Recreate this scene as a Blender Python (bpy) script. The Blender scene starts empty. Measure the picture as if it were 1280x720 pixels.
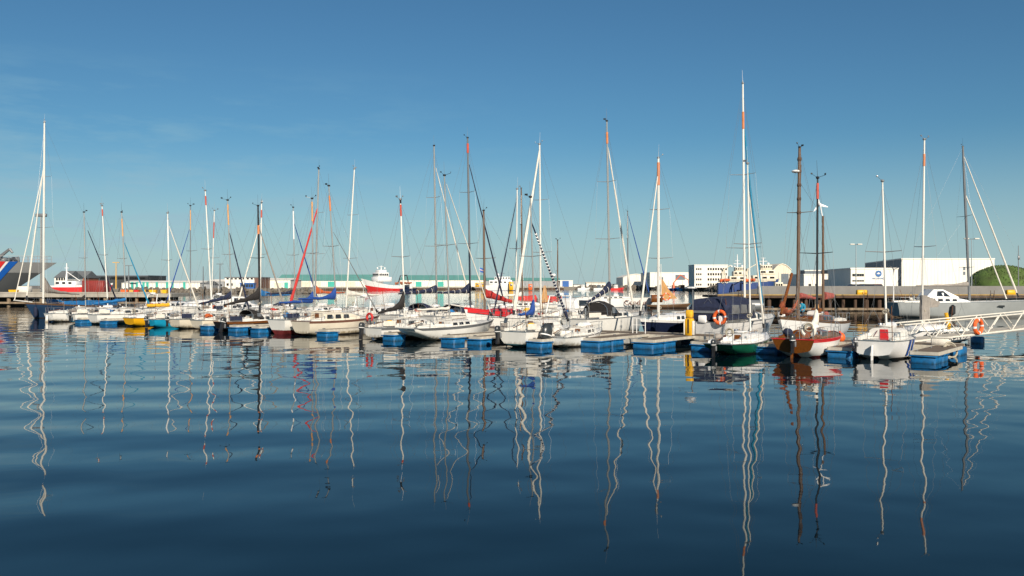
import bpy, bmesh, math, random
from mathutils import Vector, Matrix
R = math.radians
random.seed(11)
scene = bpy.context.scene
COL = scene.collection

# ------------------------------------------------------------------ camera, sky, sun, exposure
F, HOR, EYE = 1108.0, 355.0, 3.8
cam_d = bpy.data.cameras.new('camera'); cam = bpy.data.objects.new('camera', cam_d); COL.objects.link(cam)
cam.location = (0, 0, EYE); cam.rotation_euler = (R(90), 0, 0)
cam_d.sensor_width = 36; cam_d.lens = 36 * F / 1280
cam_d.shift_y = -(360 - HOR) / 1280
cam_d.clip_start = 0.5; cam_d.clip_end = 9000
scene.camera = cam

SUN_AZ, SUN_EL = 164.0, 29.0            # azimuth from +Y towards +X
SKY_STRENGTH, SUN_STRENGTH = 0.05, 5.0
SKY_TINT = (.485, .885, 1.10, 1)          # the clear northern air of the photograph
world = bpy.data.worlds.new('World'); scene.world = world; world.use_nodes = True
wn, wl = world.node_tree.nodes, world.node_tree.links
wn.clear()
out = wn.new('ShaderNodeOutputWorld'); bg = wn.new('ShaderNodeBackground')
sky = wn.new('ShaderNodeTexSky'); sky.sky_type = 'NISHITA'; sky.sun_disc = False
sky.sun_elevation = R(SUN_EL); sky.sun_rotation = R(SUN_AZ)
sky.altitude = 0; sky.air_density = 1.0; sky.dust_density = 0.3; sky.ozone_density = 1.3
bg.inputs['Strength'].default_value = SKY_STRENGTH
# a few thin wisps of cloud low in the sky
tc = wn.new('ShaderNodeTexCoord'); mp = wn.new('ShaderNodeMapping'); mp.inputs['Scale'].default_value = (9, 9, 46)
nz = wn.new('ShaderNodeTexNoise'); nz.inputs['Scale'].default_value = 1.0; nz.inputs['Detail'].default_value = 5; nz.inputs['Roughness'].default_value = .6
rp = wn.new('ShaderNodeValToRGB'); rp.color_ramp.elements[0].position = .50; rp.color_ramp.elements[1].position = .70
wl.new(tc.outputs['Generated'], mp.inputs['Vector']); wl.new(mp.outputs['Vector'], nz.inputs['Vector'])
wl.new(nz.outputs['Fac'], rp.inputs['Fac'])
sep = wn.new('ShaderNodeSeparateXYZ'); wl.new(tc.outputs['Generated'], sep.inputs[0])
band = wn.new('ShaderNodeMapRange'); band.inputs['From Min'].default_value = .24; band.inputs['From Max'].default_value = .05
wl.new(sep.outputs['Z'], band.inputs['Value'])
side = wn.new('ShaderNodeMapRange'); side.inputs['From Min'].default_value = .1; side.inputs['From Max'].default_value = -.45
wl.new(sep.outputs['X'], side.inputs['Value'])
m1 = wn.new('ShaderNodeMath'); m1.operation = 'MULTIPLY'; wl.new(rp.outputs['Color'], m1.inputs[0]); wl.new(band.outputs[0], m1.inputs[1])
m2 = wn.new('ShaderNodeMath'); m2.operation = 'MULTIPLY'; wl.new(m1.outputs[0], m2.inputs[0]); wl.new(side.outputs[0], m2.inputs[1])
m3 = wn.new('ShaderNodeMath'); m3.operation = 'MULTIPLY'; wl.new(m2.outputs[0], m3.inputs[0]); m3.inputs[1].default_value = 1.0
mx = wn.new('ShaderNodeMix'); mx.data_type = 'RGBA'
wl.new(m3.outputs[0], mx.inputs['Factor']); wl.new(sky.outputs[0], mx.inputs[6]); mx.inputs[7].default_value = (8.2, 8.2, 8.4, 1)
tint = wn.new('ShaderNodeMix'); tint.data_type = 'RGBA'; tint.blend_type = 'MULTIPLY'; tint.inputs['Factor'].default_value = 1; tint.inputs[7].default_value = SKY_TINT
wl.new(mx.outputs[2], tint.inputs[6]); hz = wn.new('ShaderNodeMapRange'); hz.interpolation_type = 'SMOOTHSTEP'; hz.inputs['From Min'].default_value = .17; hz.inputs['From Max'].default_value = -.02; hz.inputs['To Max'].default_value = .75
wl.new(sep.outputs['Z'], hz.inputs['Value'])           # pale sea haze low over the horizon
hm_ = wn.new('ShaderNodeMix'); hm_.data_type = 'RGBA'; wl.new(hz.outputs[0], hm_.inputs['Factor']); wl.new(tint.outputs[2], hm_.inputs[6]); hm_.inputs[7].default_value = (6.9, 8.9, 9.6, 1)
wl.new(hm_.outputs[2], bg.inputs['Color']); wl.new(bg.outputs[0], out.inputs['Surface'])

sun_d = bpy.data.lights.new('sun', 'SUN'); sun_d.energy = SUN_STRENGTH; sun_d.angle = R(.5); sun_d.color = (1, .89, .74)
sun = bpy.data.objects.new('sun', sun_d); COL.objects.link(sun)
sv = Vector((math.sin(R(SUN_AZ)) * math.cos(R(SUN_EL)), math.cos(R(SUN_AZ)) * math.cos(R(SUN_EL)), math.sin(R(SUN_EL))))
sun.rotation_euler = (-sv).to_track_quat('-Z', 'Y').to_euler(); sun.location = sv * 400
vs = scene.view_settings
vs.view_transform = 'Standard'; vs.look = 'None'; vs.gamma = 1; vs.use_curve_mapping = False; vs.exposure = 0.35
scene.cycles.max_bounces = 6; scene.cycles.use_denoising = True

# ------------------------------------------------------------------ materials
MATS = {}
def mat(name, col, rough=.5, metal=0.0, var=.12, scale=3.0, bump=0.0, spec=.5, coat=0.0, stretch=(1, 1, 1), dirt=None, wl=None):
    if name in MATS: return MATS[name]
    m = bpy.data.materials.new(name); m.use_nodes = True
    n, l = m.node_tree.nodes, m.node_tree.links
    b = n['Principled BSDF']
    b.inputs['Roughness'].default_value = rough; b.inputs['Metallic'].default_value = metal
    b.inputs['Specular IOR Level'].default_value = spec; b.inputs['Coat Weight'].default_value = coat
    t = n.new('ShaderNodeTexCoord'); mp = n.new('ShaderNodeMapping'); mp.inputs['Scale'].default_value = stretch
    l.new(t.outputs['Object'], mp.inputs['Vector'])
    nz = n.new('ShaderNodeTexNoise'); nz.inputs['Scale'].default_value = scale; nz.inputs['Detail'].default_value = 6
    nz.inputs['Roughness'].default_value = .65
    l.new(mp.outputs[0], nz.inputs['Vector'])
    r = n.new('ShaderNodeValToRGB'); r.color_ramp.elements[0].position = .3; r.color_ramp.elements[1].position = .7
    d = dirt or tuple(c * (1 - var * 2) for c in col)
    r.color_ramp.elements[0].color = (*d, 1); r.color_ramp.elements[1].color = (*[min(1, c * (1 + var * .4)) for c in col], 1)
    l.new(nz.outputs['Fac'], r.inputs['Fac']); l.new(r.outputs['Color'], b.inputs['Base Color'])
    if wl:                                                  # weed and rust stains along the waterline and streaks below scuppers
        sc, zt, zb = wl; sz = n.new('ShaderNodeSeparateXYZ'); l.new(t.outputs['Object'], sz.inputs[0])
        n2 = n.new('ShaderNodeTexNoise'); n2.inputs['Scale'].default_value = 2.5; n2.inputs['Detail'].default_value = 5
        m2_ = n.new('ShaderNodeMapping'); m2_.inputs['Scale'].default_value = (2.2, 2.2, .5); l.new(t.outputs['Object'], m2_.inputs['Vector']); l.new(m2_.outputs[0], n2.inputs['Vector'])
        ad = n.new('ShaderNodeMath'); ad.operation = 'MULTIPLY_ADD'; ad.inputs[1].default_value = -(zt - zb) * 2.2; l.new(n2.outputs['Fac'], ad.inputs[0]); l.new(sz.outputs['Z'], ad.inputs[2])
        mr = n.new('ShaderNodeMapRange'); mr.inputs['From Min'].default_value = zt - (zt - zb) * 1.1; mr.inputs['From Max'].default_value = zb - (zt - zb) * 1.1; mr.inputs['To Max'].default_value = .8; l.new(ad.outputs[0], mr.inputs['Value'])
        mi_ = n.new('ShaderNodeMix'); mi_.data_type = 'RGBA'; l.new(mr.outputs[0], mi_.inputs['Factor']); l.new(r.outputs['Color'], mi_.inputs[6]); mi_.inputs[7].default_value = (*sc, 1); l.new(mi_.outputs[2], b.inputs['Base Color'])
    if bump:
        bp = n.new('ShaderNodeBump'); bp.inputs['Strength'].default_value = 1; bp.inputs['Distance'].default_value = bump
        l.new(nz.outputs['Fac'], bp.inputs['Height']); l.new(bp.outputs[0], b.inputs['Normal'])
    MATS[name] = m
    return m
M = {}
def defm(key, *a, **k): M[key] = mat(key, *a, **k)
defm('white_gelcoat', (.80, .785, .74), .28, var=.06, scale=1.2, coat=.3, wl=((.20, .15, .08), .34, .08))
defm('cream_gelcoat', (.74, .67, .54), .32, var=.07, scale=1.2, coat=.3, wl=((.20, .15, .08), .34, .08))
defm('bright_white', (.80, .79, .77), .3, var=.05, scale=1.5, coat=.3)
defm('deck_white', (.72, .70, .65), .6, var=.10, scale=4)
defm('grey_hull', (.33, .35, .35), .4, var=.08, scale=.8)
defm('navy_hull', (.012, .018, .045), .22, var=.1, scale=1, coat=.4)
defm('blue_hull', (.02, .05, .11), .3, var=.15, scale=1.5, coat=.2)
defm('black_hull', (.018, .016, .015), .3, var=.1, scale=1, coat=.3)
defm('green_hull', (.008, .11, .06), .25, var=.12, scale=1.4, coat=.4)
defm('yellow_hull', (.82, .42, .01), .35, var=.08, scale=1.4, coat=.2)
defm('teal_hull', (.01, .30, .50), .35, var=.1, scale=1.4, coat=.2)
defm('container_red', (.22, .025, .02), .5, var=.12, scale=1)
defm('red_paint', (.58, .02, .025), .35, var=.1, scale=1.5, coat=.2)
defm('red_boot', (.16, .02, .02), .6, var=.2, scale=2)
defm('dark_boot', (.03, .025, .02), .6, var=.2, scale=2)
defm('teal_boot', (.01, .22, .32), .5, var=.15, scale=2)
defm('navy_boot', (.02, .05, .09), .5, var=.15, scale=2)
defm('green_boot', (.03, .10, .12), .5, var=.15, scale=2)
defm('varnish', (.20, .065, .011), .25, var=.28, scale=4, coat=.6, stretch=(.6, 3, 9))
defm('old_wood', (.15, .085, .045), .6, var=.25, scale=3, stretch=(6, 6, .6))
defm('teak', (.22, .13, .07), .6, var=.2, scale=4, stretch=(.5, 6, 6))
defm('mast_alu', (.50, .49, .46), .35, .6, var=.08, scale=1)
defm('mast_white', (.74, .72, .66), .35, var=.05, scale=1)
defm('mast_grey', (.20, .21, .22), .4, .3, var=.1, scale=1)
defm('mast_black', (.02, .02, .022), .35, var=.1, scale=1)
defm('steel', (.55, .55, .54), .3, .9, var=.08, scale=3)
defm('wire', (.36, .36, .36), .4, .6, var=.1, scale=2)
defm('band_orange', (.62, .22, .08), .5, var=.1)
defm('band_red', (.52, .085, .05), .5, var=.1)
defm('band_tan', (.64, .34, .14), .5, var=.1)
defm('canvas_navy', (.013, .02, .055), .85, var=.25, scale=5, bump=.02)
defm('canvas_blue', (.01, .06, .28), .8, var=.2, scale=5, bump=.02)
defm('canvas_sky', (.012, .16, .42), .8, var=.2, scale=5, bump=.02)
defm('canvas_teal', (.01, .24, .42), .8, var=.15, scale=5, bump=.02)
defm('canvas_black', (.02, .017, .016), .85, var=.25, scale=5, bump=.02)
defm('canvas_grey', (.30, .27, .24), .85, var=.15, scale=4, bump=.02)
defm('canvas_white', (.72, .68, .60), .8, var=.1, scale=4, bump=.02)
defm('canvas_red', (.55, .035, .03), .8, var=.2, scale=4, bump=.02)
defm('canvas_orange', (.62, .12, .03), .8, var=.2, scale=4, bump=.02)
defm('canvas_yellow', (.78, .42, .02), .8, var=.15, scale=4, bump=.02)
defm('canvas_rust', (.42, .11, .05), .85, var=.3, scale=5, bump=.03)
defm('canvas_pink', (.42, .10, .08), .85, var=.25, scale=4, bump=.03)
defm('canvas_tan', (.50, .27, .10), .85, var=.15, scale=3, bump=.02)
defm('glass_dark', (.02, .02, .022), .08, var=.1, spec=.8)
defm('clear_vinyl', (.16, .17, .18), .12, var=.2, scale=2, spec=.8)
defm('motor_dark', (.035, .04, .042), .3, var=.15, coat=.3)
defm('rubber', (.02, .02, .02), .7, var=.2)
defm('float_blue', (.006, .15, .38), .5, var=.3, scale=1.7, bump=.01, wl=((.03, .045, .03), .14, -.06))
defm('deck_plank', (.17, .125, .085), .8, var=.22, scale=3, bump=.01, stretch=(.4, 5, 5))
defm('pale_beam', (.52, .48, .40), .7, var=.15, scale=3)
defm('concrete', (.36, .33, .28), .85, var=.16, scale=.6, bump=.02)
defm('concrete_grey', (.21, .205, .195), .85, var=.14, scale=.35, bump=.02)
defm('pile_tan', (.27, .20, .13), .85, var=.3, scale=1.2, stretch=(1, 1, .4))
defm('pile_rust', (.10, .058, .036), .85, var=.3, scale=1.2, stretch=(1, 1, .4))
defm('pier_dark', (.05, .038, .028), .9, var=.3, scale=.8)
defm('kerb_yellow', (.40, .25, .05), .6, var=.25, scale=2)
defm('rock', (.17, .145, .115), .9, var=.3, scale=.8, bump=.05)
defm('land', (.22, .20, .17), .9, var=.2, scale=.05)
defm('grass', (.085, .15, .03), .95, var=.32, scale=.35, bump=.15, dirt=(.05, .065, .02))
defm('wall_white', (.78, .74, .66), .7, var=.05, scale=.3)
defm('wall_cream', (.72, .64, .50), .7, var=.08, scale=.3)
defm('wall_grey', (.30, .31, .32), .7, var=.08, scale=.3)
defm('wall_slate', (.12, .15, .18), .6, var=.1, scale=.3)
defm('wall_brown', (.16, .07, .045), .7, var=.15, scale=.3)
defm('wall_orange', (.34, .12, .06), .7, var=.15, scale=.3)
defm('wall_blue', (.02, .11, .36), .6, var=.1, scale=.3)
defm('roof_teal', (.13, .34, .30), .6, var=.08, scale=.2)
defm('roof_grey', (.15, .16, .165), .7, var=.12, scale=.3)
defm('door_teal', (.05, .42, .34), .6, var=.1, scale=.5)
defm('dark_build', (.04, .045, .05), .6, var=.2, scale=.2)
defm('ship_grey', (.26, .265, .265), .5, var=.06, scale=.25)
defm('ship_grey_shade', (.085, .09, .095), .5, var=.08, scale=.25)  # the ship grey again, darkened: shade below the bow flare put into the colour
defm('ship_blue', (.01, .10, .42), .45, var=.08, scale=.3)
defm('ship_red', (.62, .03, .03), .45, var=.08, scale=.4)
defm('ship_cream', (.74, .67, .52), .55, var=.08, scale=.4)
defm('ship_navy', (.02, .055, .20), .5, var=.12, scale=.4)
defm('mast_yellow', (.66, .38, .08), .5, var=.1)
defm('yellow', (.80, .42, .01), .5, var=.1)
defm('orange', (.80, .13, .025), .5, var=.1)
defm('jacket_teal', (.01, .26, .42), .8, var=.15, scale=8)
defm('skin', (.52, .27, .18), .6, var=.08, scale=8)
defm('trousers_dark', (.03, .03, .04), .85, var=.2, scale=8)
defm('hair_brown', (.09, .05, .03), .8, var=.2, scale=30)
defm('logo_blue', (.02, .12, .34), .5, var=.05)
defm('car_white', (.7, .7, .7), .3, var=.05, coat=.4)
defm('car_black', (.02, .02, .022), .25, var=.05, coat=.4)
defm('car_grey', (.2, .21, .22), .25, var=.05, coat=.4)
defm('car_red', (.3, .03, .03), .25, var=.05, coat=.4)
defm('rope', (.42, .38, .30), .9, var=.2, scale=20)

def facade(key, col, period, axis=0, depth=.12):          # corrugated / panelled sheet
    m = bpy.data.materials.new(key); m.use_nodes = True
    n, l = m.node_tree.nodes, m.node_tree.links; b = n['Principled BSDF']; b.inputs['Roughness'].default_value = .6
    t = n.new('ShaderNodeTexCoord'); w = n.new('ShaderNodeTexWave'); w.bands_direction = 'XYZ'[axis]; w.inputs['Scale'].default_value = 1 / period * .314 * 1
    w.inputs['Distortion'].default_value = 0
    nz = n.new('ShaderNodeTexNoise'); nz.inputs['Scale'].default_value = .25; nz.inputs['Detail'].default_value = 5
    l.new(t.outputs['Object'], w.inputs['Vector']); l.new(t.outputs['Object'], nz.inputs['Vector'])
    r = n.new('ShaderNodeValToRGB'); r.color_ramp.elements[0].position = .25; r.color_ramp.elements[1].position = .75
    r.color_ramp.elements[0].color = (*[c * .86 for c in col], 1); r.color_ramp.elements[1].color = (*col, 1)
    l.new(nz.outputs['Fac'], r.inputs['Fac']); l.new(r.outputs[0], b.inputs['Base Color'])
    bp = n.new('ShaderNodeBump'); bp.inputs['Distance'].default_value = depth; l.new(w.outputs['Fac'], bp.inputs['Height']); l.new(bp.outputs[0], b.inputs['Normal'])
    M[key] = m
facade('sheet_white', (.80, .76, .68), 1.2)
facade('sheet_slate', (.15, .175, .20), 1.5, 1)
facade('sheet_grey', (.34, .34, .33), 1.5, 1)

def water_mat():
    m = bpy.data.materials.new('water'); m.use_nodes = True
    n, l = m.node_tree.nodes, m.node_tree.links; b = n['Principled BSDF']
    b.inputs['Base Color'].default_value = (.0012, .0075, .013, 1); b.inputs['Roughness'].default_value = .015
    b.inputs['IOR'].default_value = 1.26; b.inputs['Specular Tint'].default_value = (.4, .95, .7, 1)
    t = n.new('ShaderNodeTexCoord')
    def noise(scale, amp, st, detail=2, rot=0, rough=.5, dist=0.0):
        mp = n.new('ShaderNodeMapping'); mp.inputs['Scale'].default_value = (st[0], st[1], 1); mp.inputs['Rotation'].default_value = (0, 0, R(rot))
        nz = n.new('ShaderNodeTexNoise'); nz.inputs['Scale'].default_value = scale; nz.inputs['Detail'].default_value = detail
        nz.inputs['Roughness'].default_value = rough; nz.inputs['Distortion'].default_value = dist
        mu = n.new('ShaderNodeMath'); mu.operation = 'MULTIPLY'; mu.inputs[1].default_value = amp
        l.new(t.outputs['Object'], mp.inputs['Vector']); l.new(mp.outputs[0], nz.inputs['Vector']); l.new(nz.outputs['Fac'], mu.inputs[0])
        return mu.outputs[0]
    sp = n.new('ShaderNodeSeparateXYZ'); l.new(t.outputs['Object'], sp.inputs[0])
    def ramp(axis, a0, a1, o0=0.0, o1=1.0):
        mr = n.new('ShaderNodeMapRange'); mr.interpolation_type = 'SMOOTHSTEP'; mr.inputs['From Min'].default_value = a0; mr.inputs['From Max'].default_value = a1
        mr.inputs['To Min'].default_value = o0; mr.inputs['To Max'].default_value = o1; l.new(sp.outputs[axis], mr.inputs['Value']); return mr.outputs[0]
    def mul(p, q):
        mm = n.new('ShaderNodeMath'); mm.operation = 'MULTIPLY'; l.new(p, mm.inputs[0]); l.new(q, mm.inputs[1]); return mm.outputs[0]
    patch = n.new('ShaderNodeTexNoise'); patch.inputs['Scale'].default_value = .035; patch.inputs['Detail'].default_value = 3
    mpp = n.new('ShaderNodeMapping'); mpp.inputs['Scale'].default_value = (.5, 1.4, 1); l.new(t.outputs['Object'], mpp.inputs['Vector']); l.new(mpp.outputs[0], patch.inputs['Vector'])
    pr = n.new('ShaderNodeMapRange'); pr.inputs['From Min'].default_value = .35; pr.inputs['From Max'].default_value = .68; pr.inputs['To Min'].default_value = .25; pr.inputs['To Max'].default_value = 1.7; l.new(patch.outputs['Fac'], pr.inputs['Value'])
    # slow wake rings coming in from the left
    wv = n.new('ShaderNodeTexWave'); wv.wave_type = 'RINGS'; wv.rings_direction = 'SPHERICAL'; wv.inputs['Scale'].default_value = .072; wv.inputs['Distortion'].default_value = 3.5; wv.inputs['Detail'].default_value = 1.5; wv.inputs['Detail Scale'].default_value = .5
    mw = n.new('ShaderNodeMapping'); mw.vector_type = 'POINT'; mw.inputs['Location'].default_value = (14, -120, 0); mw.inputs['Scale'].default_value = (.6, 1, 1); l.new(t.outputs['Object'], mw.inputs['Vector']); l.new(mw.outputs[0], wv.inputs['Vector'])
    wa = n.new('ShaderNodeMath'); wa.operation = 'MULTIPLY'; wa.inputs[1].default_value = .031; l.new(wv.outputs['Fac'], wa.inputs[0])
    hs = [noise(.11, .056, (.40, 1.0), 1, 10), noise(.42, .034, (.9, 1.0), 1, -20), mul(mul(wa.outputs[0], ramp('X', 12, -14)), ramp('Y', 52, 24, .02, 1)),
          mul(mul(noise(1.3, .0044, (.8, 1), 2, 15), pr.outputs[0]), ramp('Y', 18, 60, .3, 1)),
          mul(mul(noise(4.5, .0011, (.6, 1), 2, -8), pr.outputs[0]), ramp('Y', 20, 55, .12, 1)),
          mul(noise(2.2, .016, (.5, 1), 3, 5), ramp('Y', 72, 150))]
    acc = hs[0]
    for h in hs[1:]:
        a = n.new('ShaderNodeMath'); a.operation = 'ADD'; l.new(acc, a.inputs[0]); l.new(h, a.inputs[1]); acc = a.outputs[0]
    bp = n.new('ShaderNodeBump'); bp.inputs['Strength'].default_value = 1; bp.inputs['Distance'].default_value = 1.0
    l.new(acc, bp.inputs['Height']); l.new(bp.outputs[0], b.inputs['Normal'])
    M['water'] = m
water_mat()

# ------------------------------------------------------------------ mesh helpers
class MB:
    def __init__(s): s.v, s.f, s.mi = [], [], []
    def add(s, vs_, fs, mi=0):
        o = len(s.v); s.v += [tuple(p) for p in vs_]
        for f in fs: s.f.append(tuple(i + o for i in f)); s.mi.append(mi)
        return s
    def box(s, c, d, rz=0, mi=0, taper=1.0):
        hx, hy, hz = d[0] / 2, d[1] / 2, d[2] / 2; ca, sa = math.cos(rz), math.sin(rz); P = []
        for z in (-hz, hz):
            k = taper if z > 0 else 1
            for x, y in ((-hx, -hy), (hx, -hy), (hx, hy), (-hx, hy)):
                x *= k; y *= k
                P.append((c[0] + x * ca - y * sa, c[1] + x * sa + y * ca, c[2] + z))
        return s.add(P, [(0, 3, 2, 1), (4, 5, 6, 7), (0, 1, 5, 4), (1, 2, 6, 5), (2, 3, 7, 6), (3, 0, 4, 7)], mi)
    def bbox(s, c, d, b=.04, mi=0):                       # box with chamfered vertical edges and top
        hx, hy, hz = d[0] / 2, d[1] / 2, d[2] / 2
        def ring(z, k):
            x, y = hx - k, hy - k; q = b
            return [(c[0] + p[0], c[1] + p[1], c[2] + z) for p in ((-x + q, -y), (x - q, -y), (x, -y + q), (x, y - q), (x - q, y), (-x + q, y), (-x, y - q), (-x, -y + q))]
        return s.loft([ring(-hz, b * .6), ring(-hz + b, 0), ring(hz - b, 0), ring(hz, b * .8)], mi=mi)
    def loft(s, rings, mi=0, cap=(True, True), closed=True):
        n = len(rings[0]); P = [p for r in rings for p in r]; Fs = []
        for i in range(len(rings) - 1):
            for j in range(n if closed else n - 1):
                a, b_ = i * n + j, i * n + (j + 1) % n
                Fs.append((a, b_, b_ + n, a + n))
        if cap[0]: Fs.append(tuple(range(n))[::-1])
        if cap[1]: Fs.append(tuple(range((len(rings) - 1) * n, len(rings) * n)))
        return s.add(P, Fs, mi)
    def tube(s, a, b, r0, r1=None, n=6, mi=0, sq=1.0):
        a, b = Vector(a), Vector(b); r1 = r0 if r1 is None else r1
        d = (b - a)
        if d.length < 1e-6: return s
        d.normalize(); u = d.orthogonal() if abs(d.z) < .99 else Vector((1, 0, 0)); u = (u - d * u.dot(d)).normalized(); w = d.cross(u)
        rr = [[p + (u * math.cos(t) + w * math.sin(t) * sq) * r for t in [2 * math.pi * k / n for k in range(n)]] for p, r in ((a, r0), (b, r1))]
        return s.loft(rr, mi)
    def path(s, pts, r, n=5, mi=0):
        for a, b in zip(pts, pts[1:]): s.tube(a, b, r, r, n, mi)
        return s
    def ball(s, c, r, n=8, sz=1.0, mi=0, sx=1.0):
        rings = []
        for i in range(1, n // 2 + 2):
            t = math.pi * i / (n // 2 + 2)
            rings.append([(c[0] + r * sx * math.sin(t) * math.cos(2 * math.pi * j / n), c[1] + r * math.sin(t) * math.sin(2 * math.pi * j / n), c[2] - r * sz * math.cos(t)) for j in range(n)])
        return s.loft(rings, mi)
    def torus(s, c, R_, r, nrm=(0, 1, 0), n=20, m=7, a0=0, a1=360, mi=None):
        nrm = Vector(nrm).normalized(); u = nrm.orthogonal().normalized(); u = (Vector((0, 0, 1)) - nrm * nrm.z).normalized() if abs(nrm.z) < .9 else u
        w = nrm.cross(u); full = a1 - a0 >= 360; rings = []
        for i in range(n + 1):
            t = R(a0 + (a1 - a0) * i / n); d = u * math.cos(t) + w * math.sin(t)
            rings.append([Vector(c) + d * (R_ + r * math.cos(2 * math.pi * k / m)) + nrm * r * math.sin(2 * math.pi * k / m) for k in range(m)])
        for i in range(n):
            k = 0 if mi is None else mi(i)
            s.loft([rings[i], rings[i + 1]], k, cap=(not full and i == 0, not full and i == n - 1))
        return s
    def build(s, name, mats, parent=None, smooth=True, ang=40):
        me = bpy.data.meshes.new(name); me.from_pydata(s.v, [], s.f)
        if not isinstance(mats, (list, tuple)): mats = [mats]
        for m in mats: me.materials.append(M[m] if isinstance(m, str) else m)
        for p, k in zip(me.polygons, s.mi): p.material_index = k
        bm = bmesh.new(); bm.from_mesh(me); bmesh.ops.remove_doubles(bm, verts=bm.verts, dist=1e-5)
        bmesh.ops.recalc_face_normals(bm, faces=bm.faces); bm.to_mesh(me); bm.free()
        if smooth:
            for p in me.polygons: p.use_smooth = True
            me.set_sharp_from_angle(angle=R(ang))
        o = bpy.data.objects.new(name, me); COL.objects.link(o)
        if parent: o.parent = parent
        return o

def tag(o, label=None, cat=None, group=None, kind=None):
    if label: o['label'] = label
    if cat: o['category'] = cat
    if group: o['group'] = group
    if kind: o['kind'] = kind
    return o
def thing(name, label, cat, loc=(0, 0, 0), rz=0, group=None):
    o = bpy.data.objects.new(name, None); o.empty_display_size = .3; COL.objects.link(o)
    o.location = loc; o.rotation_euler = (0, 0, rz)
    return tag(o, label, cat, group)
def at(px, d): return (px - 640) / F * d
def zat(py, d): return EYE + (HOR - py) / F * d
def text_mesh(txt, size, name, m, parent, mtx, ext=.01, font_sx=1.0):
    c = bpy.data.curves.new('lettering', 'FONT'); c.body = txt; c.size = size; c.extrude = ext; c.align_x = 'CENTER'; c.align_y = 'CENTER'
    o = bpy.data.objects.new('lettering', c); COL.objects.link(o)
    dg = bpy.context.evaluated_depsgraph_get(); me = bpy.data.meshes.new_from_object(o.evaluated_get(dg))
    bpy.data.objects.remove(o); bpy.data.curves.remove(c)
    me.materials.clear(); me.materials.append(M[m])
    me.transform(mtx @ Matrix.Diagonal((font_sx, 1, 1, 1)))
    o = bpy.data.objects.new(name, me); COL.objects.link(o); o.parent = parent
    return o

# pontoon frame: s runs along the walkway (to the right and nearer), t runs away from us across it
E_ = Vector((.7946, -.607)); P_ = Vector((.607, .7946)); O_ = Vector((0, 52.75))
ANG_P = math.atan2(P_.y, P_.x); ANG_E = math.atan2(E_.y, E_.x)
def st(s, t): v = O_ + E_ * s + P_ * t; return v
def s_of(px, t):                                            # s of the point at offset t that stands on column px
    k = (px - 640) / F; b = O_ + P_ * t
    return (k * b.y - b.x) / (E_.x - k * E_.y)

# ------------------------------------------------------------------ the setting: water, land
def sheet(name, pts, z, m, thick=None, kind='structure'):
    mb = MB(); n = len(pts)
    if thick is None: mb.add([(x, y, z) for x, y in pts], [tuple(range(n))])
    else: mb.loft([[(x, y, z - thick) for x, y in pts], [(x, y, z) for x, y in pts]])
    return tag(mb.build(name, m, smooth=False), kind=kind)
sheet('water', [(-4000, -80), (4000, -80), (4000, 7000), (-4000, 7000)], 0, 'water')
LEFT_SHORE = [(at(-500, 358), 358), (at(150, 350), 350), (at(300, 352), 352), (at(392, 356), 356)]
FAR_SHORE = [(at(396, 526), 526), (at(560, 560), 560), (at(720, 600), 600), (at(800, 590), 590), (at(870, 500), 500), (at(945, 420), 420)]
sheet('harbour_ground', LEFT_SHORE + FAR_SHORE + [(at(960, 900), 900), (at(960, 1000), 1000), (-900, 1000), (-900, 358)], 1.9, 'land', 3)
sheet('quay_ground', [(31, 133), (400, 133), (900, 400), (900, 900), (at(985, 900), 900), (at(975, 440), 440), (at(945, 300), 300)], 2.25, 'land', 3.5)

def rocks(line, z, step, n_per, rmin, rmax, spread):
    mb = MB()
    for (x0, y0), (x1, y1) in zip(line, line[1:]):
        Ls = math.hypot(x1 - x0, y1 - y0)
        for i in range(int(Ls / step)):
            for k in range(n_per):
                f = random.random(); r = random.uniform(rmin, rmax); h = random.random()
                c = (x0 + (x1 - x0) * f, y0 + (y1 - y0) * f - spread * (1 - h), -.2 + (z + .2) * h)
                b = MB(); b.ball((0, 0, 0), r, 6, random.uniform(.6, .9))
                q = Matrix.Rotation(random.random() * 6, 3, 'Z') @ Matrix.Rotation(random.random() * 6, 3, 'X')
                jit = [(q @ Vector(v)) * random.uniform(.75, 1.2) + Vector(c) for v in b.v]
                mb.add(jit, b.f)
    return tag(mb.build('breakwater_rocks', 'rock', smooth=False), kind='stuff')
rocks(LEFT_SHORE[1:], 1.9, 1.0, 3, .6, 1.2, 4)
rocks(FAR_SHORE[2:], 1.9, 2.2, 4, 1.0, 2.0, 5)

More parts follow.
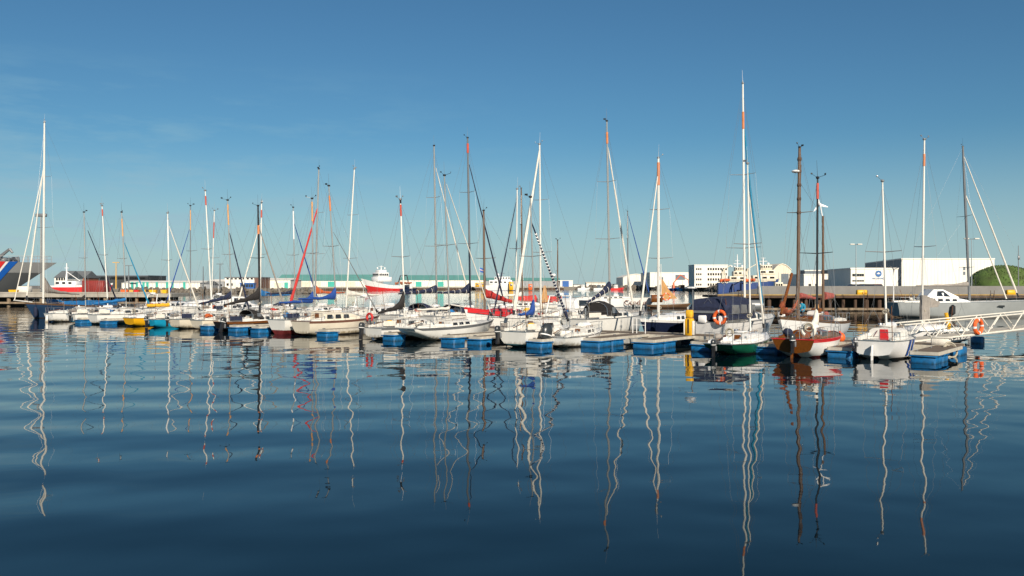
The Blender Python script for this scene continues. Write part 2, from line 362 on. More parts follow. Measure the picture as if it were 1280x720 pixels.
# ------------------------------------------------------------------ quays
def quay(name, label, x0, x1, y, depth, top, pile_m, deck_m, pile_step, slab=.6, beam=(.62, .32)):
    q = thing(name, label, 'quay', ((x0 + x1) / 2, y, 0)); xm = (x0 + x1) / 2; w = x1 - x0
    mb = MB(); mb.box((0, depth / 2, top - slab / 2), (w, depth, slab)); mb.build('deck', deck_m, q, False)
    mb = MB(); mb.box((0, 3.0 + .4, (top - .6) / 2 - .4), (w - .4, .8, top + .2 - .02)); mb.build('void_shade_wall', 'pier_dark', q, False)  # added dark sheet standing in for the shade in the void under the deck
    n = int(w / pile_step)
    xs = sorted([-w / 2 + .6 + i * (w - 1.2) / max(1, n - 1) for i in range(n)], key=lambda v: abs(v + xm))[:70]
    base = None
    for i, x in enumerate(xs):
        if base is None:
            pm = MB(); pm.tube((0, .55, -1), (0, .55, top - .6), .26, .26, 8); base = pm.build('pile', pile_m, q); o = base
        else:
            o = base.copy(); COL.objects.link(o); o.parent = q
        o.location = (x + random.uniform(-.1, .1), random.uniform(0, .25), 0); o.scale = (random.uniform(.8, 1.25),) * 2 + (1,)
    mb = MB(); mb.box((0, .02, beam[0]), (w, .3, beam[1])); mb.build('fender_beam', 'pile_tan', q, False)
    return q
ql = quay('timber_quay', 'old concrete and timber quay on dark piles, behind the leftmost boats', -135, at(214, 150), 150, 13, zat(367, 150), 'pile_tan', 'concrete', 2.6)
mb = MB(); mb.box((0, .1, zat(367, 150) + .14), (70, .3, .25)); mb.build('kerb', 'concrete', ql, False)
qr = quay('steel_quay', 'dark piled quay with yellow edge and grey parapet wall, on the right', at(897, 124), 150, 124, 10, 2.2, 'pile_rust', 'pile_rust', 1.7, slab=.35, beam=(.3, .3))
qw = 150 - at(897, 124)
mb = MB(); mb.box((0, .12, 2.28), (qw, .28, .13)); mb.build('yellow_kerb', 'kerb_yellow', qr, False)
mb = MB(); mb.box((4, 8.5, 2.85), (qw - 8, .5, 1.3)); mb.build('parapet_wall', 'concrete_grey', qr, False)
for x in (at(1082, 124), at(1240, 124), at(925, 124)):
    mb = MB(); xm = (at(897, 124) + 150) / 2
    for k in (-.25, .25): mb.tube((x - xm + k, -.12, -.3), (x - xm + k, -.12, 2.9), .04)
    for k in range(9): mb.tube((x - xm - .25, -.12, .1 + k * .3), (x - xm + .25, -.12, .1 + k * .3), .025)
    mb.build('ladder', 'pile_rust', qr)
for x, w in ((at(1079, 124), 1.4), (at(1266, 124), 1.2)):
    mb = MB(); xm = (at(897, 124) + 150) / 2; mb.bbox((x - xm, .6, 2.62), (w, .7, .7), .1); mb.build('yellow_ladder_hoop', 'yellow', qr)
fq0, fq1 = at(402, 520), at(705, 585)
fq = thing('far_quay', 'long low brown harbour quay below the teal roofed warehouse', 'quay', (0, 0, 0))
mb = MB(); mb.add([(fq0, 520, -1), (fq1, 588, -1), (fq1, 592, -1), (fq0, 524, -1), (fq0, 520, 2.0), (fq1, 588, 2.0), (fq1, 592, 2.0), (fq0, 524, 2.0)],
                  [(0, 1, 5, 4), (1, 2, 6, 5), (2, 3, 7, 6), (3, 0, 4, 7), (4, 5, 6, 7)]); mb.build('quay_wall', 'pile_rust', fq, False)
mb = MB(); mb.add([(fq0, 519.7, 1.3), (fq1, 587.7, 1.3), (fq1, 588.5, 1.3), (fq0, 520.5, 1.3), (fq0, 519.7, 2.15), (fq1, 587.7, 2.15), (fq1, 588.5, 2.15), (fq0, 520.5, 2.15)],
                  [(0, 1, 5, 4), (1, 2, 6, 5), (2, 3, 7, 6), (3, 0, 4, 7), (4, 5, 6, 7)]); mb.build('quay_edge', 'concrete', fq, False)
lp = thing('landing_pier', 'concrete landing pier at the shore end of the white gangway', 'pier', (54, 70, 0))
MB().box((0, 0, .4), (5, 6, 2.6), ANG_P).build('pier_block', 'concrete', lp, False)

# grass mound
mb = MB(); rings = []
gx, gd = at(1254, 270), 270
for i in range(9):
    a = math.pi / 2 * i / 8; rr = 10.4 * math.cos(a) + .02; z = 2.2 + 7.2 * math.sin(a)
    rings.append([(gx + rr * math.cos(t) * (1 + .03 * math.sin(5 * t + i)), gd + rr * math.sin(t), z + .1 * math.sin(7 * t + i * 2)) for t in [2 * math.pi * k / 40 for k in range(40)]])
mb.loft(rings, cap=(False, True)); tag(mb.build('grass_mound', 'grass'), kind='structure')
mb = MB()
for k in range(2600):
    t, a = random.random() * 6.283, math.asin(random.random()); rr = 10.3 * math.cos(a); p = Vector((gx + rr * math.cos(t), gd + rr * math.sin(t), 2.2 + 7.15 * math.sin(a)))
    q = random.random() * 3.14; w = random.uniform(.1, .3); dx, dy = math.cos(q) * w, math.sin(q) * w
    mb.add([p + Vector((-dx, -dy, 0)), p + Vector((dx, dy, 0)), p + Vector((random.uniform(-.1, .1), random.uniform(-.1, .1), random.uniform(.2, .5)))], [(0, 1, 2)])
tag(mb.build('grass', 'grass', smooth=False), kind='stuff')

# ------------------------------------------------------------------ buildings
WIN = {}
def window_at(parent, x, y, z, w, h, m='glass_dark', rz=0, name='window', dep=.12):
    key = (round(w, 2), round(h, 2), m, name)
    if key not in WIN:
        o = MB().box((0, 0, 0), (w, dep, h)).build(name, m, parent, False); WIN[key] = o
    else:
        o = WIN[key].copy(); COL.objects.link(o); o.parent = parent
    o.location = (x, y, z); o.rotation_euler = (0, 0, rz); return o
def block(name, label, px0, px1, top, d, depth=20, wall='wall_white', roof='roof_grey', base=2.2, pitch=0, cat='building', skew=0, windows=None, doors=None, overh=.25):
    """a building whose front face fills columns px0..px1 at distance d, its eaves at pixel row top"""
    x0, x1 = at(px0, d), at(px1, d); zt = zat(top, d); b = thing(name, label, cat, ((x0 + x1) / 2, d, base)); w = x1 - x0; h = zt - base
    mb = MB(); q = skew
    mb.add([(-w / 2, 0, 0), (w / 2, 0, 0), (w / 2 + q, depth, 0), (-w / 2 + q, depth, 0), (-w / 2, 0, h), (w / 2, 0, h), (w / 2 + q, depth, h), (-w / 2 + q, depth, h)],
           [(0, 1, 5, 4), (1, 2, 6, 5), (2, 3, 7, 6), (3, 0, 4, 7)])
    mb.build('wall', wall, b, False)
    mb = MB()
    if pitch:
        o = overh
        mb.add([(-w / 2 - o, -o, h), (w / 2 + o, -o, h), (w / 2 + o, depth + o, h), (-w / 2 - o, depth + o, h), (-w / 2 - o, depth / 2, h + pitch), (w / 2 + o, depth / 2, h + pitch)],
               [(0, 1, 5, 4), (2, 3, 4, 5), (1, 2, 5), (3, 0, 4), (0, 3, 2, 1)])
    else:
        o = .15; hh = .35
        P = [(-w / 2 - o, -o), (w / 2 + o, -o), (w / 2 + q + o, depth + o), (-w / 2 + q - o, depth + o)]
        mb.loft([[(x, y, h - .05) for x, y in P], [(x, y, h + hh) for x, y in P]])
    mb.build('roof', roof, b, False)
    if windows:
        for (c0, c1, n, z, ww, wh) in windows:
            for i in range(n):
                window_at(b, -w / 2 + w * (c0 + (c1 - c0) * ((i + .5) / n)), -.03, z, ww, wh)
    if doors:
        for (c, ww, hh, m) in doors: window_at(b, -w / 2 + w * c, -.04, hh / 2, ww, hh, m, name='door', dep=.16)
    return b
# left side
block('warehouse', 'long low white warehouse with a row of green doors, on the rocky breakwater', 152, 250, 353.5, 352, 18, 'sheet_white', 'wall_white', 1.9, pitch=.9,
      doors=[(f, .95, 2.7, 'door_teal') for f in (.135, .195, .28, .33, .45, .58, .65, .80)])
block('office_building', 'white two-storey office with rows of square windows and a blue shopfront', 281, 318, 347.2, 372, 14, 'wall_white', 'roof_grey', 1.9,
      windows=[(.03, .98, 7, 4.3, .95, 1.0), (.03, .30, 2, 1.7, .95, 1.0)])
bb = block('shop_annexe', 'blue glazed shopfront box set against the white office', 300, 317.5, 354.5, 368, 3.8, 'wall_blue', 'wall_blue', 1.9, windows=[(.05, .95, 5, 1.2, .8, 1.2)])
block('stair_tower', 'dark brown block at the end of the white office', 318.2, 326, 347.2, 371, 14, 'wall_brown', 'roof_grey', 1.9)
block('shed', 'pale grey shed with low roof beside the white office', 262, 280, 352, 375, 12, 'wall_grey', 'wall_white', 1.9, pitch=1.0, windows=[(.2, .9, 3, 1.4, 1.0, .8)])
block('warehouse', 'pale warehouse with yellow sign band right of the brown block', 328, 363, 350, 385, 20, 'wall_white', 'wall_white', 1.9, pitch=.9,
      doors=[(.15, 2.0, 2.6, 'door_teal'), (.55, 3.0, 2.4, 'wall_cream'), (.85, 1.6, 2.6, 'door_teal')])
block('shed', 'low grey roofed shed right of the long white warehouse', 251, 262, 355, 356, 10, 'wall_grey', 'roof_grey', 1.9, pitch=1.2)
block('dark_building', 'long dark flat-roofed building with glazed upper floor behind the red ship', 105, 185, 345, 420, 22, 'dark_build', 'wall_slate', 1.9,
      windows=[(.02, .98, 22, 4.6, 2.6, 1.1)])
block('house', 'grey roofed town house behind the coast guard bow', 68, 84, 347, 330, 12, 'wall_white', 'roof_grey', 1.9, pitch=2.6, windows=[(.1, .9, 4, 3.8, .7, 1.1)])
block('house', 'reddish brown house with dark hipped roof behind the red ship', 84, 105, 347.5, 345, 12, 'wall_orange', 'roof_grey', 1.9, pitch=2.8, windows=[(.1, .9, 4, 3.6, .8, 1.1)])
for k, (p, y0, m, lab) in enumerate(((145, 328, 'mast_yellow', 'yellow lamp mast with crossbar above the dark building'), (161, 332, 'mast_grey', 'thin grey lamp mast left of the long white warehouse'),
                                    (254, 333, 'mast_grey', 'thin grey pole over the grey shed'), (275, 330, 'mast_grey', 'grey light mast with crossbar left of the white office'))):
    d = 340; t = thing('lamp_mast', lab, 'lamp mast', (at(p, d), d, 1.9), group='lamp masts on the far quay'); h = zat(y0, d) - 1.9
    MB().tube((0, 0, 0), (0, 0, h), .28, .14, 6).build('post', m, t)
    if k != 2: MB().box((0, 0, h), (2.6, .4, .25)).build('lamp_bar', m, t, False)
# teal-roofed market hall: three lengths
block('market_hall', 'teal roofed white harbour hall, its western length above the orange sail cover', 345, 470, 351, 545, 30, 'sheet_white', 'roof_teal', 1.9, pitch=4.0,
      doors=[(.12, 4, 3.6, 'door_teal'), (.3, 6, 3.4, 'wall_cream'), (.42, 4, 3.4, 'wall_cream'), (.55, 4, 3.4, 'door_teal'), (.74, 6, 3.4, 'wall_cream')])
block('market_hall', 'teal roofed white harbour hall with two teal doors behind the dark sail covers', 500, 606, 350.2, 575, 30, 'sheet_white', 'roof_teal', 1.9, pitch=3.4,
      doors=[(.22, 3.8, 3.4, 'door_teal'), (.48, 3.8, 3.4, 'door_teal')])
block('market_hall', 'far grey roofed end of the harbour hall between the tall white masts', 606, 700, 351, 620, 26, 'wall_grey', 'roof_teal', 1.9, pitch=2.2)
block('pump_house', 'small white flat building with one teal door beside the rock shore', 698, 716, 351, 620, 10, 'wall_white', 'wall_white', 1.9, doors=[(.5, 4.6, 4.0, 'wall_blue')])
block('store_house', 'low white store with a cream stripe right of the small white building', 733, 757, 354, 640, 10, 'wall_white', 'wall_cream', 1.9, pitch=.9)
block('store_house', 'very low grey store on the shore behind the navy folded sail', 757, 779, 355.5, 650, 10, 'wall_grey', 'roof_grey', 1.9)
block('store_house', 'low white shed on the shore left of the cream striped store', 717, 731, 356, 640, 8, 'wall_white', 'roof_grey', 1.9)
def arch_hall(label, px0, px1, eave, top, d, wall, roof, depth=40):
    x0, x1 = at(px0, d), at(px1, d); w = x1 - x0; b = thing('arched_hall', label, 'building', ((x0 + x1) / 2, d, 1.9)); ze, zt = zat(eave, d) - 1.9, zat(top, d) - 1.9
    prof = [(-w / 2, 0), (-w / 2, ze)] + [(-w / 2 + w * f, ze + (zt - ze) * math.sin(math.pi * f)) for f in (.15, .3, .5, .7, .85)] + [(w / 2, ze), (w / 2, 0)]
    MB().loft([[(x, 0, z) for x, z in prof], [(x, depth, z) for x, z in prof]]).build('wall', wall, b, False)
    pr = prof[1:-1]; P = [(x, z + .05) for x, z in pr] + [(x, z + .5) for x, z in pr[::-1]]
    MB().loft([[(x * 1.01, -.3, z) for x, z in P], [(x * 1.01, depth, z) for x, z in P]]).build('roof', roof, b, False)
    return b, w, ze
arch_hall('white hall with a gently arched roof beyond the inner harbour', 779, 812, 347.5, 343, 610, 'sheet_white', 'wall_white')
b, w, ze = arch_hall('cream hall with arched roof and dark glazed doorway behind the trawlers', 967, 989, 338, 330.5, 430, 'wall_cream', 'wall_cream', 25)
window_at(b, 1.2, -.05, 4.4, 3.6, 5.0, 'wall_slate', name='door')
b = block('cold_store', 'large blank white cold store with small dark signs left of the office block', 812.5, 868, 341, 560, 40, 'wall_white', 'wall_white', 1.9)
for c, z, m, w_, h_ in ((-.3, 7.5, 'red_paint', 1.4, 2.2), (.18, 8, 'wall_slate', 6, 3.2), (-.22, 7.2, 'wall_slate', 1, 2)): window_at(b, c * at(1280 - 584.5, 560) if False else c * 28, -.05, z - 1.9, w_, h_, m, name='sign_panel')
block('office_block', 'white four-storey office block with grids of dark windows beside the trawlers', 868, 910, 331.5, 480, 16, 'wall_white', 'wall_white', 1.9,
      windows=[r for z in (1.6, 4.4, 7.2, 10.0) for r in ((.04, .22, 3, z, .7, 1.0), (.38, .98, 8, z, .85, 1.2))])
# right side
block('low_building', 'white low building with flat roof and blue roof storey behind the wooden mast', 1005, 1036, 343.5, 345, 18, 'wall_white', 'wall_white', 2.25, windows=[(.1, .9, 3, 1.2, 1.0, .8)])
block('roof_storey', 'blue-grey plant storey rising behind the low white building', 1006, 1026, 338.5, 370, 8, 'wall_slate', 'wall_white', 2.25)
block('glass_building', 'long blue-grey glazed building left of the emblem building', 1035, 1066, 338.5, 395, 20, 'sheet_slate', 'wall_slate', 2.25, windows=[(.02, .98, 7, 7.2, 1.3, 1.4)])
block('container_office', 'small white site office behind the quay wall', 1038, 1057, 350.5, 300, 6, 'wall_white', 'wall_white', 2.25, windows=[(.1, .9, 2, 1.6, .8, .7)])
b = block('emblem_building', 'white company building with a round blue emblem on its front', 1063.5, 1122.5, 336.2, 262, 30, 'wall_white', 'wall_white', 2.25, skew=4,
      windows=[(.03, .28, 5, 4.2, .62, .75), (.03, .28, 5, 2.5, .62, .4)])
w = at(1122.5, 262) - at(1063.5, 262); ex = -w / 2 + w * .585; ek = .80
em = MB()
n = 24; em.loft([[(ex + ek * 1.18 * math.cos(2 * math.pi * k / n), y, 4.6 + ek * 1.18 * math.sin(2 * math.pi * k / n)) for k in range(n)] for y in (-.02, -.10)]); em.build('emblem', 'logo_blue', b)
em = MB(); em.loft([[(ex + ek * x, y, 4.6 + ek * z) for x, z in ((-.8, -.05), (-.45, .12), (-.25, .38), (0, .5), (.25, .38), (.45, .12), (.8, -.05), (.4, -.12), (0, -.22), (-.4, -.12))] for y in (-.09, -.14)]); em.build('emblem_wave', 'wall_white', b, False)
text_mesh('HB GRANDI', .72, 'lettering', 'logo_blue', b, Matrix.Translation((ex, -.06, 3.15)) @ Matrix.Rotation(R(90), 4, 'X'), .03)
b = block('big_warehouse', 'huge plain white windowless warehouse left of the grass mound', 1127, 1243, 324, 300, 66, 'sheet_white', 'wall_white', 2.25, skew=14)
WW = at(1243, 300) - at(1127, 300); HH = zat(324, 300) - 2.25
mb = MB(); mb.add([(-WW / 2 - .06, .05, 0), (-WW / 2 + 14 - .06, 66, 0), (-WW / 2 + 14 - .06, 66, HH), (-WW / 2 - .06, .05, HH)], [(0, 1, 2, 3)]); mb.build('side_shade_sheet', 'sheet_slate', b, False)  # slate sheet over the white left wall: its shade put in as colour
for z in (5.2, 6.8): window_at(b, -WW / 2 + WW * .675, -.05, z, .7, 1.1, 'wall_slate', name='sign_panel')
def lamp_post(label, px, top, d, base=2.25, arm=1.2):
    t = thing('lamp_post', label, 'lamp post', (at(px, d), d, base), group='lamp posts on the right quay'); h = zat(top, d) - base
    MB().tube((0, 0, 0), (0, 0, h), .12, .07, 6).build('post', 'steel', t)
    MB().tube((-arm, 0, h + .1), (arm, 0, h + .1), .05).build('arm', 'steel', t)
    for sx in (-1, 1): MB().bbox((sx * arm * .8, 0, h + .18), (.9, .4, .2), .06).build('lamp_head', 'canvas_white', t)
lamp_post('grey lamp post with short head left of the emblem building', 1070, 306.5, 170, arm=.9)
lamp_post('lamp post with wide twin heads by the grey yacht mast', 1214.5, 299.5, 165)
t = thing('signal_pole', 'dark thin pole at the right edge beyond the grass mound', 'pole', (at(1273, 230), 230, 2.25)); MB().tube((0, 0, 0), (0, 0, zat(307, 230) - 2.25), .16, .09, 6).build('post', 'mast_grey', t)
MB().bbox((0, -.2, zat(322, 230) - 2.25), (.5, .3, 1.0), .05).build('box', 'mast_grey', t)
for i in range(9):
    d = 175; x = at(1222 + i * 6.2, d)
    t = MB(); t.loft([[(-.4, -.35, 0), (.4, -.35, 0), (.4, .35, 0), (-.4, .35, 0)], [(-.4, -.12, 1.0), (.4, -.12, 1.0), (.4, .12, 1.0), (-.4, .12, 1.0)]])
    o = t.build('concrete_barrier', 'concrete', None, False); o.location = (x, d, 2.25); o.scale.z = 1.15
    tag(o, 'pale concrete barrier block in the row below the grass mound', 'barrier', 'concrete barrier blocks below the mound')
# parked cars behind the parapet
def car(label, px, d, m, rz=0):
    t = thing('parked_car', label, 'car', (at(px, d), d, 2.25), rz, 'cars parked behind the quay wall')
    def sec(x, zs): return [(x, -.85, .3), (x, -.88, zs * .62), (x, -.7, zs), (x, .7, zs), (x, .88, zs * .62), (x, .85, .3)]
    MB().loft([sec(-2.1, .75), sec(-2.0, .95), sec(-.9, .98), sec(1.9, .95), sec(2.1, .7)]).build('body', m, t)
    cb = MB(); cb.loft([[(-1.2, -.78, .96), (1.7, -.78, .96), (1.7, .78, .96), (-1.2, .78, .96)], [(-.5, -.62, 1.5), (1.3, -.62, 1.5), (1.3, .62, 1.5), (-.5, .62, 1.5)]]); cb.build('cabin', 'glass_dark', t)
    MB().box((.4, 0, 1.52), (1.8, 1.26, .06)).build('roof', m, t, False)
    for sx in (-1.3, 1.3):
        for sy in (-.82, .82): MB().tube((sx, sy - .1, .32), (sx, sy + .1, .32), .32, .32, 10).build('wheel', 'rubber', t)
for a in (('white estate car parked at the left below the emblem building', 1066, 210, 'car_white', .2), ('black car parked between two pale cars under the emblem building', 1074, 212, 'car_black', -.15),
          ('grey car parked third along the quay wall', 1083, 210, 'car_grey', .1), ('dark red car parked at the right of the row by the quay wall', 1094, 211, 'car_red', 0)): car(*a)

# ------------------------------------------------------------------ ships
def ship_hull(L, B, fb_s, fb_b, rake, levels, ustern=.8, flare=.55, n=18, zlow=-.6):
    """rings for a ship's hull along +x, returns list of (ring level lists)"""
    mb = MB(); zs = levels; rows = []
    for i in range(n + 1):
        u = i / n
        hb = B / 2 * (ustern + (1 - ustern) * min(1, u / .3)) if u < .62 else B / 2 * max(.004, 1 - ((u - .62) / .38) ** 2.1)
        sh = fb_s + (fb_b - fb_s) * max(0, (u - .35) / .65) ** 1.8
        row = []
        for f, mi in zs:
            z = zlow + (sh - zlow) * f; fl = flare * max(0, u - .55) / .45
            k = (1 - fl) + fl * f ** .9
            x = u * L - rake * (u ** 5) * (1 - f)
            row.append((x, hb * k * (.86 + .14 * f ** .5), z))
        rows.append(row)
    m = len(zs); P = []; 
    for row in rows: P += [(x, -y, z) for x, y, z in row] + [(x, y, z) for x, y, z in row[::-1]]
    Fs = []; mis = []
    for i in range(n):
        for j in range(2 * m - 1):
            if j == m - 1: continue
            a = i * 2 * m + j; Fs.append((a, a + 1, a + 1 + 2 * m, a + 2 * m)); jj = j if j < m - 1 else 2 * m - 2 - j; mis.append(zs[jj + 1][1])
        Fs.append((i * 2 * m + 0, (i + 1) * 2 * m, (i + 1) * 2 * m + 2 * m - 1, i * 2 * m + 2 * m - 1)); mis.append(0)   # bottom
        a = i * 2 * m + m - 1; 
        Fs.append((a, a + 2 * m, a + 2 * m + 1, a + 1)); mis.append(len(set(q for _, q in zs)) - 1 if False else zs[-1][1])
    Fs.append(tuple(range(2 * m))); mis.append(zs[-1][1])
    mb.v = P; mb.f = Fs; mb.mi = mis
    return mb

# coast guard ship, bow to the right, behind the timber quay
cg = thing('coast_guard_ship', 'big grey patrol ship with red, white and blue diagonal bow stripes behind the quay', 'ship', (at(71, 175) - 62, 175, 0))
h = ship_hull(62, 13, 8.2, 8.0, 13, [(0, 1), (.3, 1), (.55, 1), (.76, 1), (.78, 0), (1, 0)], flare=.75, zlow=-.4)
h.build('hull', ['ship_grey', 'ship_grey_shade'], cg, ang=25)
def stripe(x0, x1, m, name):                               # a diagonal band lying on the side of the hull (starboard, facing us)
    mb = MB(); 
    def hullpt(x, z):
        u = x / 62; hb = 6.5 if u < .62 else 6.5 * max(.004, 1 - ((u - .62) / .38) ** 2.1); f = (z + .4) / 8.6; fl = .75 * max(0, u - .55) / .45
        k = (1 - fl) + fl * max(.01, f) ** .9
        return (x - 13 * (u ** 5) * (1 - f), -hb * k * (.86 + .14 * max(.01, f) ** .5) - .16, z)
    zs = [8.15 - i * .9 for i in range(9)]
    pts = [[hullpt(x0 + (x1 - x0) * k / 4 - (8.15 - z) * .16, z) for k in range(5)] for z in zs]
    mb.loft(pts, closed=False, cap=(False, False)); mb.build(name, m, cg)
stripe(54.7, 56.1, 'ship_blue', 'blue_stripe'); stripe(54.2, 54.65, 'bright_white', 'white_stripe'); stripe(49.0, 54.15, 'ship_red', 'red_stripe')
mb = MB()
for i in range(12):
    x = 44 + i * 1.5; u = x / 62; y = 6.5 * max(.05, 1 - (max(0, u - .62) / .38) ** 2.1) * .96
    for s_ in (-1, 1): mb.tube((x, s_ * y, 8.0), (x, s_ * y, 9.3), .05, .05, 4)
    if i < 11:
        x2 = x + 1.5; y2 = 6.5 * max(.05, 1 - (max(0, x2 / 62 - .62) / .38) ** 2.1) * .96
        for s_ in (-1, 1):
            for z in (8.65, 9.3): mb.tube((x, s_ * y, z), (x2, s_ * y2, z), .035, .035, 4)
mb.tube((60.5, -.32, 9.3), (60.5, .32, 9.3), .035, .035, 4)
mb.build('bow_railing', 'ship_grey', cg)
mb = MB(); mb.bbox((47, 0, 8.8), (6, 5, 1.6), .2); mb.bbox((51.5, 0, 8.5), (2.2, 3, 1.0), .2); mb.tube((51, -2, 8.4), (53.8, -2, 10.6), .35, .25); mb.tube((53.8, -2, 10.6), (54.4, -2, 9.9), .3, .2)
mb.tube((48, 2, 8), (48, 2, 10.8), .12); mb.box((48, 2, 10.8), (2.0, .2, .15)); mb.bbox((53, 1.5, 8.6), (1.2, 1.2, 1.2), .15); mb.build('foredeck_gear', 'mast_grey', cg)
mb = MB(); mb.bbox((28, 0, 10.4), (22, 11, 4.6), .4); mb.bbox((24, 0, 14), (14, 10, 3), .4); mb.build('superstructure', 'bright_white', cg)
for x, z, r in ((44.5, 6.9, .35), (46.5, 5.0, .45), (53.6, 6.6, .3)):
    u = x / 62; 
    MB().tube((x - 1, -6.5 * .93, z), (x - 1, -6.2, z), r, r, 10).build('hawse_hole', 'rubber', cg) if x < 50 else None
MB().path([(46, -6.6, 4.2), (40, -9, 2.6), (34, -14, 2.2)], .12).build('mooring_rope', 'rope', cg)
tp = thing('light_tower', 'slim grey mast with crossbar rising behind the patrol ship bow', 'mast', (at(51.5, 190), 190, 0)); MB().tube((0, 0, 0), (0, 0, zat(270, 190)), .28, .2, 6).build('post', 'mast_alu', tp)
MB().bbox((0, 0, zat(269, 190)), (2.4, .5, .7), .1).build('crossbar', 'mast_grey', tp)

def ladder_windows(parent, xs, y, z, w, h, m='glass_dark'):
    for x in xs: window_at(parent, x, y, z, w, h, m)
# red ship behind the timber quay
d = 172; rs = thing('red_ship', 'bright red ship with white deckhouse lying behind the timber quay', 'ship', (at(64, d), d, 0))
mb = ship_hull(12, 4, 3.5, 4.0, 1.5, [(0, 1), (.3, 1), (.92, 1), (.94, 0), (1, 0)]); mb.build('hull', ['bright_white', 'ship_red'], rs)
MB().bbox((3.5, 0, 3.9), (4, 3, .9), .2).build('deckhouse', 'bright_white', rs); ladder_windows(rs, (2, 3.2, 4.4), -1.52, 4.0, .6, .4)
mb = MB(); mb.tube((3.0, 0, 4.6), (3.0, 0, zat(329, d)), .16, .1); mb.tube((2.6, 0, 6.9), (3.4, 0, 6.9), .05); mb.tube((3, 0, 6.2), (5.6, 0, 4.4), .07); mb.tube((2.7, 0, 4.4), (3.0, 0, 6.4), .05); mb.build('mast', 'bright_white', rs)
ct = thing('red_container', 'bright red shipping container on the timber quay', 'container', (at(120, 158), 158, 2.2))
MB().bbox((0, 0, 1.15), (3.9, 2.4, 2.1), .05).build('box', 'container_red', ct); mb = MB()
for k in range(12): mb.box((-1.8 + k * .33, -1.22, 1.15), (.14, .06, 1.9))
mb.build('ribs', 'container_red', ct, False)
# fish tubs and gear on the timber quay
for i, (px, m, w, lab) in enumerate(((152, 'orange', 1.2, 'orange fish tub at the left of the gear on the timber quay'), (157, 'orange', .9, 'small orange fish tub beside a larger orange one'), (165, 'mast_yellow', .8, 'tan fish tub on the quay left of the red one'),
        (171, 'red_paint', .9, 'red fish tub on the timber quay below the teal stay'), (178, 'yellow', .8, 'yellow fish tub left of the dark crate'), (184, 'pier_dark', 1.1, 'dark crate on the timber quay'), (193, 'yellow', 1.4, 'widest yellow fish tub near the quay end'),
        (200, 'mast_yellow', 1.0, 'tan fish tub second from the quay end'), (208, 'yellow', .8, 'yellow fish tub at the very end of the timber quay'), (20, 'yellow', 1.6, 'long yellow bollard guard on the quay under the patrol ship'))):
    o = MB(); o.loft([[(-w / 2, -.5, 0), (w / 2, -.5, 0), (w / 2, .5, 0), (-w / 2, .5, 0)], [(-w / 2 - .1, -.55, .75), (w / 2 + .1, -.55, .75), (w / 2 + .1, .55, .75), (-w / 2 - .1, .55, .75)], [(-w / 2, -.45, .7), (w / 2, -.45, .7), (w / 2, .45, .7), (-w / 2, .45, .7)]])
    o = o.build('fish_tub', m, None, False); o.scale = (.75, .75, .8); o.location = (at(px, 153), 152 + random.random() * 3, 2.2); tag(o, lab, 'tub', 'fish tubs on the timber quay')
o = MB().bbox((0, 0, .6), (1.9, 1.4, 1.2), .05).build('crate', 'canvas_white', None); o.location = (at(31, 155), 155, 2.2); tag(o, 'white box on the timber quay below the patrol ship bow', 'crate')

# trawlers and ships over by the far quay
def superstructure(parent, x, z, blocks, m, wm='glass_dark'):
    for k, (dx, w, dy, h, win) in enumerate(blocks):
        MB().bbox((x + dx, 0, z + h / 2), (w, dy, h), .15).build('superstructure' if k == 0 else 'bridge', m, parent)
        if win:
            for i in range(win): window_at(parent, x + dx - w / 2 + w * (i + .5) / win, -dy / 2 - .02, z + h * .62, w / win * .6, .8, wm)
        z += h
    return z
d = 512; rt = thing('red_trawler', 'red and white trawler with tall white bridge, berthed under the teal roof', 'ship', (at(509, d), d + 10, 0), math.pi + R(38))
mb = ship_hull(32, 10, 3.0, 7.0, 5, [(0, 1), (.25, 1), (.5, 1), (.52, 0), (1, 0)], flare=.7); mb.build('hull', ['bright_white', 'ship_red'], rt)
zt = superstructure(rt, 18.5, 5.2, [(0, 9, 8, 2.6, 0), (.6, 6.6, 7.4, 2.6, 0), (.4, 4.6, 5, 1.5, 0)], 'bright_white')
for i in range(5): window_at(rt, 16.8 + i * 1.2, 3.72, 9.2, .9, 1.1)
for i in range(5): window_at(rt, 22.42, -2.8 + i * 1.4, 9.2, 1.1, 1.1, rz=R(90))
mb = MB(); mb.tube((18.8, 0, zt), (18.8, 0, zat(332, d)), .3, .18); mb.tube((17, 0, zt + 2), (20.6, 0, zt + 2), .12); mb.build('mast', 'bright_white', rt)
for sx in (-2.4, 2.4): MB().ball((18.8 + sx, 0, zt + 1), .55, 8).build('radome', 'bright_white', rt)
mb = MB()
for sy in (-3, 3): mb.tube((2, sy, 3.4), (2.9, sy * .7, zat(344, d)), .3); mb.tube((6, sy, 3.4), (4.6, sy * .7, zat(344, d)), .3)
mb.tube((2.9, 2.1, zat(344, d)), (4.6, 2.1, zat(344, d)), .3); mb.tube((3.7, -2.1, zat(344, d)), (3.7, 2.1, zat(344, d)), .3); mb.build('gallows', 'mast_black', rt)
mb = MB()
for i in range(26): mb.ball((random.uniform(1, 11), random.uniform(2, 4.4), 3.9 + random.random() * .7), random.uniform(.4, .9), 6)
mb.build('net_heap', 'wall_orange', rt)
d = 505; ws = thing('white_ship', 'white ship with rounded bridge lying left of the crossed white masts', 'ship', (at(606, d), d, 0))
ship_hull(20, 8, 3.0, 4.0, 3, [(0, 1), (.2, 1), (.98, 0), (1, 0)]).build('hull', ['bright_white', 'ship_navy'], ws)
zt = superstructure(ws, 9, 3.0, [(0, 13, 7, 3.0, 5), (1, 9, 6, 1.9, 6)], 'bright_white')
mb = MB(); mb.tube((10, 0, zt), (10, 0, zt + 3.6), .25, .15); mb.tube((8.6, 0, zt + 2), (11.4, 0, zt + 2), .12); mb.build('mast', 'steel', ws)
